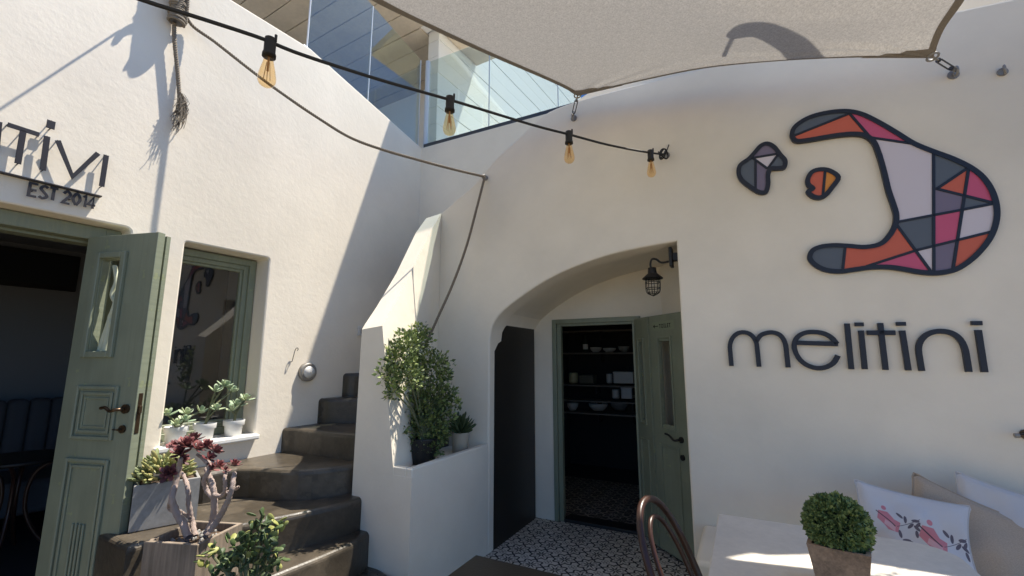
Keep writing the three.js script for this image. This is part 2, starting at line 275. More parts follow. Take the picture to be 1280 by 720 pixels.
part('window_blind', [bx(1.35, 0.9, -0.75, 2.05, 2.4, -0.74, 0)], M.dark, house);
// sign ledge and letters (each on its own pins)
const ledge = thing('sign_ledge', 'thin metal strip on the wall under the house name', 'sign ledge', OL, ROTL);
part('strip', [prism([onL(0, 214, 0), onL(125, 246, 0)].flatMap((p, i) => i ? [[p.x, p.y], [p.x, p.y - 0.008]] : [[p.x - 0.9, p.y - 0.008], [p.x - 0.9, p.y]]).map(p => p), 0.001, 0.036, [], 0.001)], M.signMetal, ledge);
part('bracket', [cyl(V3(0.1, 2.544, 0), V3(0.1, 2.544, 0.03), 0.003)], M.signMetal, ledge);
{
  const q = (x, y) => { const p = onL(x / 4.233, 130 + y / 4.233, 0.034); return [p.x, p.y]; };
  const letters = [
    ['I', 'upright stroke of the house name cut by the left edge', [[[-6, 92], [-22, 250]]]],
    ['T', 'dark metal capital T of the house name', [[[40, 108], [208, 162]], [[124, 138], [94, 316]]]],
    ['I', 'dark metal letter I with a raised square dot', [[[250, 170], [226, 350]], [[273, 88], [266, 130]]]],
    ['V', 'dark metal letter V of the house name', [[[306, 192], [384, 384], [520, 260]]]],
    ['I', 'last dark metal letter I of the house name', [[[563, 270], [538, 436]]]],
  ];
  for (const [, label, strokes] of letters) {
    const t = thing('sign_letter', label, 'sign letter', OL, ROTL, 'letters of the house name over the left door');
    part('letter', strokes.map((s, i) => stroke(s.map(p => q(...p)), i && s[0][1] < 100 ? 0.035 : 0.026, 0.030, 0.036)), M.signMetal, t);
    for (const s of strokes) for (const p of [s[0], s[s.length - 1]]) { const c = q(...p); part('pin', [cyl(V3(c[0], c[1], 0), V3(c[0], c[1], 0.031), 0.003)], M.signMetal, t); }
  }
  // small EST 2014 letters under the ledge
  const base0 = onL(150 / 4.233, 130 + 482 / 4.233, 0.025), base1 = onL(500 / 4.233, 130 + 556 / 4.233, 0.025), w = (base1.x - base0.x), hh = 0.072;
  const glyph = { E: [[[.55, 0], [0, 0], [0, 1], [.55, 1]], [[0, .5], [.5, .5]]], S: [smooth([[0, .12], [.25, 0], [.55, .2], [.3, .5], [.05, .75], [.3, 1], [.55, .88]], 18)], T: [[[.3, 0], [.3, 1]], [[0, 1], [.6, 1]]], 2: [[...smooth([[0, .75], [.25, 1], [.52, .75], [.3, .4], [0, 0]], 14), [.55, 0]]], 0: [smooth([[.28, 0], [.55, .5], [.28, 1], [0, .5], [.27, 0]], 20)], 1: [[[.05, .8], [.25, 1], [.25, 0]]], 4: [[[.4, 0], [.4, 1], [0, .3], [.6, .3]]] };
  const t = thing('sign_lettering', 'small dark EST 2014 lettering below the sign ledge', 'lettering', OL, ROTL);
  const str = 'EST 2014'; let x = 0; const adv = [.72, .68, .72, .32, .74, .74, .46, .7], tot = adv.reduce((a, b) => a + b) - 0.12;
  [...str].forEach((ch, i) => {
    if (ch !== ' ') part('character', glyph[ch].flatMap(g => [stroke(g.map(p => [base0.x + (x + p[0]) / tot * w, base0.y + 0.0 + (base1.y - base0.y) * x / tot + p[1] * hh]), 0.014, 0.022, 0.026)]), M.signMetal, t);
    x += adv[i];
  });
  for (const k of [0.05, 0.35, 0.6, 0.95]) part('pin', [cyl(V3(base0.x + k * w, base0.y + 0.03, 0), V3(base0.x + k * w, base0.y + 0.03, 0.023), 0.003)], M.signMetal, t);
}
// ---------------------------------------------------------------- back wall of the stairwell and the terrace above
const back = thing('stairwell_wall', 'shaded white wall at the back of the stairwell under the glass', 'wall', OR, ROTR);
part('wall', muv(prism([[-1.6, -0.1], [-0.2, -0.1], [-0.2, 2.75], [5.5, 2.75], [5.5, 4.07], [-1.6, 4.07]], -0.85, -0.594, [], 0.006)), M.plasterSmooth, back);
// glass balustrade
const bal = thing('glass_balustrade', 'clear glass balustrade around the upper terrace above the stairs', 'balustrade');
{
  const c0 = PR(-1.322, 4.07, -0.60), pan = (p, q, h, nm = 'pane') => {
    const d = q.clone().sub(p), L = Math.hypot(d.x, d.z), g = new THREE.BufferGeometry(), n = V3(d.z, 0, -d.x).normalize().multiplyScalar(0.005), P = [p, q, q.clone().setY(q.y + h), p.clone().setY(p.y + h)];
    const A = P.map(v => v.clone().add(n)), B = P.map(v => v.clone().sub(n)), pos = [];
    const quad = (a, b, c, e) => [a, b, c, a, c, e].forEach(v => pos.push(v.x, v.y, v.z)); quad(...A); quad(B[3], B[2], B[1], B[0]); quad(A[0], B[0], B[1], A[1]); quad(A[1], B[1], B[2], A[2]); quad(A[2], B[2], B[3], A[3]); quad(A[3], B[3], B[0], A[0]);
    g.setAttribute('position', new THREE.Float32BufferAttribute(pos, 3)); g.computeVertexNormals(); part(nm, [g], M.greenGlass, bal);
    part('edge_strip', [cyl(q.clone(), q.clone().setY(q.y + h), 0.007, 0.007, 6)], M.alu, bal);
  };
  const pl = (u, v) => PL(u, v + 0.03, -0.06);
  const left = [pl(2.19, 4.40), pl(2.92, 4.24), pl(3.70, 4.07)];
  const H = 1.16;
  part('edge_strip', [cyl(left[0].clone(), left[0].clone().setY(left[0].y + H), 0.008, 0.008, 6)], M.alu, bal);
  pan(left[0], left[1], H); pan(left[1], left[2], H);
  const back = [-1.30, -0.42, 0.42, 1.25, 2.1].map(s => PR(s, 4.09, -0.66));
  for (let i = 0; i < 4; i++) pan(back[i], back[i + 1], H);
  part('corner_post', [cyl(PR(-1.31, 4.05, -0.645), PR(-1.31, 4.09 + H, -0.645), 0.028, 0.028, 10)], M.alu, bal);
  part('bottom_rail', [(() => { const g = bx(-1.3, 4.07, -0.70, 5.0, 4.115, -0.60); g.rotateY(ROTR); g.translate(OR.x, 0, OR.z); return g; })()], M.darkSteel, bal);
  part('bottom_rail', [cyl(PL(2.15, 4.425, -0.06), PL(3.66, 4.10, -0.06), 0.022, 0.022, 8)], M.alu, bal);
}
// terrace canopy: boarded soffit, boards run across
const can = thing('terrace_canopy', 'beige boarded canopy ceiling over the upper terrace', 'canopy', OL, ROTL);
{
  for (let i = 0; i < 20; i++) { const u = 0.4 + i * 0.31; part('board', [bx(u + 0.006, 6.2 + (i % 3) * 0.003, -4.2, u + 0.304, 6.24, u + .3 > 4.28 ? -0.52 : -0.36, 0.004)], M.board, can); }
  part('roof_deck', [bx(0.35, 6.243, -4.3, 4.28, 6.33, -0.36, 0), bx(4.281, 6.243, -4.3, 6.7, 6.33, -0.515, 0)], M.whiteWall, can);
  const shape = [[3.86, -0.35], [3.90, 0.3], [4.16, 1.42], [5.2, 1.42], [5.2, -0.29], [4.28, -0.29], [4.28, -0.35]].map(p => [p[0], -p[1]]);
  const g = prism(shape, 6.2, 6.33, [], 0.004); g.rotateX(-Math.PI / 2); part('corner_slab', [muv(g)], M.board, can);
}
const th = thing('terrace_house', 'white boarded house front behind the terrace glass', 'house', OL, ROTL);
for (let i = 0; i < 16; i++) part('plank', [bx(4.3, 4.0 + i * 0.26, -0.5, 11, 4.255 + i * 0.26, -0.3 - (i % 2) * 0.004, 0.005)], M.plank, th);
part('wall', [bx(5.25, 3.9, -4.4, 11, 8.1, -0.51, 0), bx(0.0, 3.9, -4.5, 5.2, 6.19, -4.25, 0)], M.whiteWall, th);

// ---------------------------------------------------------------- right house
const cafe = thing('cafe_house', 'white plastered cafe front on the right with arched porch', 'house', OR, ROTR);
const archPts = smooth([[0, 1.72], [0.022, 1.83], [0.11, 1.945], [0.356, 2.104], [0.569, 2.21], [0.779, 2.284], [1.063, 2.352], [1.333, 2.384], [1.572, 2.40]], 30);
const topPts = smooth([[-0.73, 2.85], [-0.55, 2.952], [-0.367, 3.066], [-0.206, 3.156], [0.052, 3.379], [0.34, 3.56], [0.475, 3.655], [0.614, 3.705], [0.941, 3.728], [1.6, 3.715], [2.4, 3.68], [3.51, 3.60]], 40);
{
  const out = [[-0.73, -0.1], ...topPts, [6.5, 3.3], [6.5, -0.1], [1.56, -0.1], ...archPts.slice().reverse(), [0, -0.1]];
  part('wall', muv(prism(out.reverse(), -0.22, 0, [], 0.014)), M.plasterSmooth, cafe);
  part('upper_wall', muv(prism([[0.62, 3.5], [0.60, 3.74], [0.72, 3.86], [1.3, 4.1], [1.8, 4.6], [2.4, 4.75], [3.0, 4.6], [3.35, 3.5]].reverse(), -0.5, -0.225, [], 0.012)), M.plasterSmooth, cafe);
  const inner = archPts.map(p => [p[0] - 0.02, p[1] + 0.03]);
  part('porch_ceiling', muv(prism([[-0.3, 2.62], [-0.3, 1.75], ...inner, [1.75, 2.44], [1.75, 2.62]].reverse(), -0.96, -0.222, [], 0)), M.plasterSmooth, cafe);
  part('porch_wall', [bx(-0.3, -0.1, -0.96, -0.03, 2.0, -0.222, 0)], M.plasterSmooth, cafe);
  part('porch_wall', muv((() => { const g = prism([[1.575, 0.222], [1.56, 0.62], [1.30, 0.945], [1.8, 0.945], [1.8, 0.222]], -0.1, 2.5, [], 0.0); g.rotateX(-Math.PI / 2); return g; })()), M.plasterSmooth, cafe);
  part('porch_wall', muv(prism([[-0.4, -0.1], [0.205, -0.1], [0.205, 1.955], [1.10, 1.955], [1.10, -0.1], [2.0, -0.1], [2.0, 2.62], [-0.4, 2.62]].reverse(), -1.12, -0.945, [], 0.004)), M.plasterSmooth, cafe);
  part('roof', [bx(-0.5, 2.625, -4.2, 6.5, 2.72, -0.225, 0)], M.whiteWall, cafe);
  part('side_wall', [bx(6.3, -0.1, -4.2, 6.5, 2.6, -0.23, 0)], M.whiteWall, cafe);
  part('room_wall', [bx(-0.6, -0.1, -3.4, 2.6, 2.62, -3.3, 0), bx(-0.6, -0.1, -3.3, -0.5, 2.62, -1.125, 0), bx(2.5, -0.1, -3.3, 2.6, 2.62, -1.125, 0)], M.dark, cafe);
  const blk = sub('toilet_door', cafe);
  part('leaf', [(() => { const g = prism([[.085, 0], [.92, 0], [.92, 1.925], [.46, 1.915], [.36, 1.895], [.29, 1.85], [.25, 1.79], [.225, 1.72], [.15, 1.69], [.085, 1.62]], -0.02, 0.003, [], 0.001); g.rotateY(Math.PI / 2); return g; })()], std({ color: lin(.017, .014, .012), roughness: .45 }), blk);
  // green frame
  const fr = sub('door_frame', cafe);
  part('frame', [bx(0.20, 0, -0.99, 0.245, 1.955, -0.93), bx(0.245, 0, -1.01, 0.288, 1.91, -0.955), bx(0.2452, 1.91, -0.99, 1.10, 1.955, -0.93), bx(0.288, 1.885, -1.01, 1.02, 1.91, -0.955), bx(1.02, 0, -1.01, 1.10, 1.91, -0.94)], M.green, fr);
  part('threshold', [bx(0.29, 0.0, -1.12, 1.02, 0.03, -0.95)], M.black, cafe);
  // two folded leaves
  const a0 = onR(792, 402, -0.93), a1 = onR(809, 396, -0.70), b1 = onR(851, 392, -0.40);
  const leaf = (p, q, label, kind) => {
    const d = q.clone().sub(p), L = Math.hypot(d.x, d.z), g = sub('door', cafe, V3(p.x, 0, p.z), Math.atan2(-d.z, d.x));
    const k = L / 0.42, o = [[L * .28, 1.02], [L * .64, 1.02], [L * .64, 1.70], [L * .28, 1.70]];
    part('leaf', [prism([[0, 0.03], [L, 0.03], [L, 1.925], [0, 1.925]], -0.035, 0, [o], 0.003)], M.green, g);
    const mould = (x0, y0, x1, y1, w, dd) => [[x0, y0, x0 + w, y1], [x1 - w, y0, x1, y1], [x0 + w, y0, x1 - w, y0 + w], [x0 + w, y1 - w, x1 - w, y1]].map(b => bx(b[0], b[1], -0.002, b[2], b[3], dd, 0.004));
    part('moulding', [...mould(L * .25, 0.98, L * .68, 1.74, 0.016, 0.012), ...mould(L * .2, 0.15, L * .75, 0.86, 0.016, 0.012)], M.green, g);
    part('pane', [bx(L * .28, 1.02, -0.02, L * .64, 1.70, -0.016, 0)], M.glass, g);
    if (kind) {
      part('handle', [tube([V3(L * .82, 0.93, 0), V3(L * .82, 0.93, 0.04), V3(L * .75, 0.925, 0.05), V3(L * .6, 0.955, 0.05), V3(L * .5, 0.96, 0.05)], 0.009, 24, 8), cyl(V3(L * .82, 0.93, 0), V3(L * .82, 0.93, 0.012), 0.024)], M.black, g); part('keyhole', [cyl(V3(L * .83, 0.80, 0), V3(L * .83, 0.80, 0.012), 0.022)], M.black, g);
      const tx = canvasTex(512, 128, (c, w, h) => { c.fillStyle = '#868f76'; c.fillRect(0, 0, w, h); c.fillStyle = '#15150f'; c.font = 'bold 84px sans-serif'; c.textBaseline = 'middle'; c.fillText('TOILET', 160, 68); c.fillRect(20, 58, 120, 12); c.beginPath(); c.moveTo(8, 64); c.lineTo(52, 34); c.lineTo(52, 94); c.fill(); });
      const m = part('lettering', new THREE.PlaneGeometry(L * .66, 0.075), std({ map: tx, roughness: 0.6 }), g); m.position.set(L * .46, 1.83, 0.003);
    }
    return g;
  };
  leaf(a0, a1, '', false); leaf(a1.clone().setX(a1.x + 0.012), b1, '', true);
  // inner room: black floor and back shelves
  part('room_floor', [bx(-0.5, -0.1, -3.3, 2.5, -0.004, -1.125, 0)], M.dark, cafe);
}
// tiles
{
  const mk = (bg, fg) => canvasTex(256, 256, (c, n) => {
    c.fillStyle = bg; c.fillRect(0, 0, n, n); c.fillStyle = fg; c.strokeStyle = fg; c.lineWidth = 17;
    for (const [x, y] of [[0, 0], [n, 0], [0, n], [n, n]]) { c.beginPath(); for (let i = 0; i <= 80; i++) { const a = i / 80 * 6.2832, r = 108 + 15 * Math.cos(8 * a); c[i ? 'lineTo' : 'moveTo'](x + r * Math.cos(a), y + r * Math.sin(a)); } c.stroke();
      for (let k = 0; k < 8; k++) { const a = k * .7854; c.beginPath(); c.ellipse(x + 36 * Math.cos(a), y + 36 * Math.sin(a), 26, 8, a, 0, 6.3); c.fill(); } }
    c.lineWidth = 5; c.globalAlpha = .8; for (let k = 0; k < 4; k++) { const a = k * 1.5708; c.beginPath(); c.arc(n / 2 + 24 * Math.cos(a), n / 2 + 24 * Math.sin(a), 17, 0, 6.3); c.stroke(); } for (const [x, y] of [[0, 0], [n, 0], [0, n], [n, n]]) for (let k = 0; k < 16; k++) { const a = k * .3927; c.beginPath(); c.arc(x + 76 * Math.cos(a), y + 76 * Math.sin(a), 7, 0, 6.3); c.stroke(); } c.globalAlpha = 1;
    for (let i = 0; i < 900; i++) { c.globalAlpha = 0.10; c.fillStyle = i % 2 ? bg : fg; c.fillRect(rnd() * n, rnd() * n, 3 * rnd() + 1, 3 * rnd() + 1); } c.globalAlpha = 1;
  });
  const tm = [0, 1].map(k => std({ map: mk(k ? '#c9c6bd' : '#d0cdc5', '#1b1b1d'), roughness: 0.55 })), tm2 = [std({ map: mk('#3a3836', '#a8a196'), roughness: 0.55 })];
  const mkTiles = (s0, s1, a0, a1, mats, T, parent) => {
    const g = new RoundedBoxGeometry(T - 0.003, 0.012, T - 0.003, 1, 0.0015), p = g.attributes.position, uv = g.attributes.uv;
    for (let i = 0; i < p.count; i++) uv.setXY(i, p.getX(i) / T + .5, p.getZ(i) / T + .5);
    for (let s = s0 + T / 2; s < s1; s += T) for (let a = a0 - T / 2; a > a1; a -= T) { const m = part('tile', g, mats[(rnd() * mats.length) | 0], parent); m.position.set(s, -0.006 + rr(-.0006, .0006), a); }
  };
  const fl = new THREE.Group(); fl.name = 'porch_floor'; fl.userData.kind = 'structure'; fl.position.copy(OR); fl.rotation.y = ROTR; scene.add(fl);
  part('grout', [bx(-0.03, -0.05, -0.945, 1.6, -0.011, 0.25, 0)], M.dark, fl);
  mkTiles(-0.02, 1.56, 0.2, -0.9, tm, 0.2, fl);
  mkTiles(-0.3, 1.4, -1.13, -2.5, tm2, 0.24, fl);
}
// parapet with the planter nook
const par = thing('stair_parapet', 'white stair parapet with planter nook left of the porch', 'parapet wall', OR, ROTR);
{
  // base block below the ledge
  part('planter_base', muv((() => { const g = prism([[-0.52, 0], [-0.003, 0], [-0.003, -0.97], [-0.52, -0.97]].reverse(), -0.1, 0.80, [], 0.002); g.rotateX(-Math.PI / 2); return g; })()), M.plasterSmooth, par);
  part('curb', [bx(-0.055, 0.78, 0.001, -0.0025, 0.852, 0.968, 0.012), bx(-0.18, 0.78, 0.915, -0.054, 0.8515, 0.9675, 0.010)], M.plasterSmooth, par);
  // tapering parapet: outer edge, inner foot, inner top, at the front and at the wall
  const S = [[0.97, -0.52, -0.155, -0.313, 1.785, -0.51], [0.93, -0.52, -0.16, -0.325, 1.83, -0.52], [0.80, -0.55, -0.19, -0.36, 1.965, -0.55], [0.55, -0.60, -0.27, -0.42, 2.28, -0.59], [0.2, -0.69, -0.43, -0.50, 2.74, -0.69], [0.002, -0.74, -0.55, -0.552, 2.945, -0.735]];
  const pos = [], V = S.map(([a, so, si, st, h, sot]) => [V3(so, a > .9 ? 0.797 : 0.0, a), V3(sot, h - 0.02, a), V3(st, h, a), V3(si, 0.81, a), V3(si, 0.797, a)]);
  const q = (a, b, c, d) => [a, b, c, a, c, d].forEach(v => pos.push(v.x, v.y, v.z));
  for (let i = 0; i < S.length - 1; i++) for (let k = 0; k < 4; k++) q(V[i][k], V[i][k + 1], V[i + 1][k + 1], V[i + 1][k]);
  const f = V[0]; q(f[0], f[4], f[3], f[2]); [f[0], f[2], f[1]].forEach(v => pos.push(v.x, v.y, v.z)); const e = V[S.length - 1]; q(e[2], e[3], e[4], e[0]); [e[0], e[1], e[2]].forEach(v => pos.push(v.x, v.y, v.z));
  const g = new THREE.BufferGeometry(); g.setAttribute('position', new THREE.Float32BufferAttribute(pos, 3)); g.computeVertexNormals();
  part('parapet', [muv(toCreasedNormals(g, 0.45))], M.plasterSmooth, par);
}
// stairs
const stairs = thing('staircase', 'dark brown cement stairs winding up beside the left house', 'staircase', OL, ROTL);
{
  const P = (x, y, h) => { const p = toL(onH(x, y, h)); return [p.x, p.z]; };
  const H = [0.21, 0.42, 0.625, 0.815, 1.0, 1.21, 1.42];
  const nose = [
    [[1.26, 1.50], [1.5, 1.46], P(520, 742, H[0]), P(498, 728, H[0]), P(485, 717, H[0]), P(467, 703, H[0])],
    [[1.24, 1.12], P(337, 722, H[1]), P(411, 692, H[1]), P(448, 675, H[1]), P(463, 664, H[1])],
    [P(158, 684, H[2]), P(193, 675, H[2]), P(304, 655, H[2]), P(380, 640, H[2]), P(436, 627, H[2]), P(454, 621, H[2])],
    [[1.485, 0], [1.50, 0.14], [1.56, 0.21], [1.741, 0.26], P(380, 588, H[3]), [2.24, 0.86], [2.4, 0.93]],
    [[2.215, 0], [2.23, 0.06], [2.25, 0.12], [2.31, 0.755], [2.42, 0.95]],
    [[2.53, 0], [2.56, 0.08], [2.72, 0.28], [3.1, 0.9]],
    [[2.77, 0], [2.81, 0.07], [3.0, 0.22], [3.4, 0.85]],
  ];
  nose.forEach((n, i) => {
    const line = smooth(n, 26), end = line[line.length - 1];
    const poly = [[line[0][0], -0.02 + (line[0][1] < .02 ? 0 : 0)], ...line, [Math.max(end[0] + .1, 2.6), end[1]], [3.66, end[1]], [3.66, -0.02]];
    const sh = poly.map(p => [p[0], -p[1]]); const lo = i ? H[i - 1] - 0.02 : -0.1;
    const s = new THREE.Shape(v2(sh)); const b = 0.03;
    const g = new THREE.ExtrudeGeometry(s, { depth: H[i] - lo - b, bevelEnabled: true, bevelSize: b, bevelThickness: b, bevelOffset: -b, bevelSegments: 4 });
    g.rotateX(-Math.PI / 2); g.translate(0, lo, 0);
    part('step', [muv(g)], M.cement, stairs);
  });
}

// ================================================================== SIGNS ON THE RIGHT WALL
{
  const q = (x, y) => { const p = onR(880 + x / 2.6675, 100 + y / 2.6675, 0.02); return [p.x, p.y]; };
  const col = { g: lin(0.105, 0.125, 0.155), o: lin(0.62, 0.13, 0.075), p: lin(0.60, 0.10, 0.20), w: lin(0.66, 0.60, 0.64), v: lin(0.19, 0.16, 0.23), y: lin(0.72, 0.28, 0.05) };
  const cm = Object.fromEntries(Object.entries(col).map(([k, c]) => [k, std({ color: c, roughness: 0.55 })]));
  const sign = (label, outline, lines, cells) => {
    const t = thing('mosaic_sign', label, 'wall sign', OR, ROTR);
    const o = smooth(outline, outline.length * 4, true).map(p => q(...p));
    for (const [k, pts] of cells) part('panel', [prism(pts.map(p => q(...p)).reverse(), 0.004, 0.020, [], 0.001)], cm[k], t);
    part('outline', [stroke(o, 0.026, 0.003, 0.027, true)], M.navy, t);
    for (const l of lines) part('divider', [stroke(l.map(p => q(...p)), 0.015, 0.003, 0.0245)], M.navy, t);
  };
  sign('large crescent mosaic sign in pink, orange, grey and white', [[293, 185], [300, 160], [340, 130], [400, 111], [470, 104], [520, 112], [580, 140], [640, 175], [700, 212], [760, 237], [830, 263], [890, 293], [930, 325], [960, 370], [975, 420], [975, 465], [960, 515], [930, 560], [890, 600], [840, 632], [780, 644], [720, 641], [670, 632], [620, 625], [560, 625], [500, 633], [450, 639], [400, 632], [365, 612], [352, 592], [360, 570], [385, 557], [430, 551], [480, 553], [540, 557], [590, 545], [620, 515], [638, 480], [640, 450], [632, 420], [615, 370], [598, 300], [580, 240], [565, 207], [540, 187], [510, 181], [460, 183], [400, 192], [340, 202], [305, 203]],
    [[[300, 186], [485, 112]], [[485, 112], [560, 198]], [[555, 192], [705, 214]], [[765, 240], [766, 640]], [[775, 364], [882, 292]], [[772, 362], [970, 411]], [[882, 295], [830, 630]], [[642, 474], [860, 433], [972, 411]], [[540, 622], [708, 568], [962, 505]], [[640, 480], [756, 638]], [[471, 553], [462, 638]]],
    [['g', [[297, 185], [302, 160], [345, 130], [400, 112], [470, 106], [485, 112]]], ['o', [[297, 187], [485, 112], [560, 198], [540, 187], [510, 182], [460, 184], [400, 193], [340, 203], [307, 203]]], ['p', [[485, 110], [520, 113], [580, 142], [640, 177], [703, 213], [560, 195]]], ['w', [[562, 197], [705, 214], [765, 240], [765, 450], [641, 474], [641, 450], [633, 420], [616, 370], [599, 300], [581, 240]]], ['g', [[766, 239], [830, 264], [884, 291], [772, 363]]], ['o', [[772, 363], [882, 292], [868, 386]]], ['p', [[884, 291], [928, 325], [958, 370], [972, 410], [869, 386]]], ['v', [[767, 362], [868, 386], [860, 432], [766, 450]]], ['g', [[868, 386], [970, 411], [860, 432]]], ['p', [[766, 451], [860, 433], [848, 532], [766, 553]]], ['w', [[860, 433], [972, 411], [974, 465], [961, 506], [848, 532]]], ['o', [[848, 533], [961, 507], [930, 559], [890, 598], [838, 631], [832, 625]]], ['v', [[766, 554], [847, 534], [832, 632], [780, 643], [766, 641]]], ['g', [[643, 475], [765, 451], [765, 553], [708, 567]]], ['o', [[641, 480], [706, 568], [540, 620], [462, 637], [472, 554], [540, 557], [590, 545], [620, 515]]], ['p', [[540, 622], [708, 568], [757, 640], [720, 640], [670, 631], [620, 624]]], ['w', [[709, 567], [765, 554], [765, 640], [758, 640]]], ['g', [[471, 553], [462, 638], [450, 638], [400, 631], [366, 612], [354, 592], [361, 571], [386, 557], [430, 552]]]]);
  sign('small grey and purple mosaic sign left of the crescent', [[115, 310], [120, 285], [150, 262], [168, 243], [190, 219], [210, 212], [232, 222], [255, 250], [271, 270], [267, 291], [245, 295], [222, 297], [214, 315], [214, 350], [205, 374], [185, 375], [150, 354], [124, 332]],
    [[[162, 260], [246, 246]], [[165, 262], [212, 296]], [[248, 247], [212, 296]], [[172, 270], [172, 366]]],
    [['v', [[162, 260], [190, 220], [210, 213], [232, 223], [248, 246]]], ['w', [[163, 261], [247, 247], [212, 295]]], ['g', [[248, 247], [270, 270], [267, 291], [245, 295], [213, 296]]], ['v', [[172, 268], [213, 297], [214, 350], [205, 373], [186, 374], [172, 366]]], ['g', [[117, 310], [121, 286], [163, 261], [171, 268], [171, 366], [150, 353], [124, 331]]]]);
  sign('small orange heart shaped mosaic sign below the crescent tip', [[345, 333], [360, 307], [390, 298], [420, 303], [448, 325], [430, 355], [405, 384], [385, 393], [362, 388], [347, 373], [362, 362], [348, 350]],
    [[[404, 301], [396, 389]]], [['o', [[346, 333], [360, 308], [390, 299], [404, 301], [396, 388], [385, 392], [362, 387], [349, 374], [363, 362], [349, 350]]], ['y', [[404, 301], [420, 304], [447, 325], [430, 355], [397, 388]]]]);
  // cafe name, one thing per letter
  const z = (x, y) => { const p = onR(880 + x / 3.2, 360 + y / 3.2, 0.02); return [p.x, p.y]; };
  const W = 0.0275, L = [
    ['m', 'navy rounded letter m that starts the cafe name', [smooth([[110, 312], [106, 265], [104, 228], [114, 200], [134, 182], [157, 177], [185, 185], [207, 212], [214, 255], [220, 315]], 26), smooth([[208, 216], [226, 190], [250, 180], [275, 178], [304, 188], [324, 218], [331, 265], [337, 318]], 24)]],
    ['e', 'navy round letter e with a sharp crossbar tip', [smooth([[536, 270], [520, 298], [490, 316], [455, 321], [415, 310], [385, 288], [366, 256], [361, 225], [374, 196], [405, 179], [440, 176], [480, 182], [512, 200], [532, 224]], 34), [[536, 224], [368, 219]]]],
    ['l', 'navy tall straight letter l after the e', [[[572, 142], [590, 325]]]],
    ['i', 'first navy letter i, between the l and the t', [[[628, 170], [644, 325]], [[620, 138], [621.5, 153]]]],
    ['t', 'navy letter t with a straight crossbar', [[[705, 140], [727, 328]], [[652, 179], [766, 179]]]],
    ['i', 'second navy letter i, just right of the t', [[[793, 170], [818, 330]], [[787, 136], [789, 151]]]],
    ['n', 'navy wide arched letter n near the name end', [smooth([[872, 332], [864, 285], [859, 240], [867, 212], [888, 189], [918, 176], [952, 173], [990, 180], [1023, 203], [1043, 240], [1052, 285], [1060, 336]], 30)]],
    ['i', 'last navy letter i at the right end of the name', [[[1097, 168], [1123, 337]], [[1090, 132], [1092, 149]]]],
  ];
  L.forEach(([ch, label, st], i) => {
    const t = thing('sign_letter', label, 'sign letter', OR, ROTR, 'letters of the cafe name');
    part('letter', st.map((s, k) => stroke(s.map(p => z(...p)), (ch === 'i' && k) ? 0.044 : W, 0.006, 0.026)), M.navy, t);
  });
}

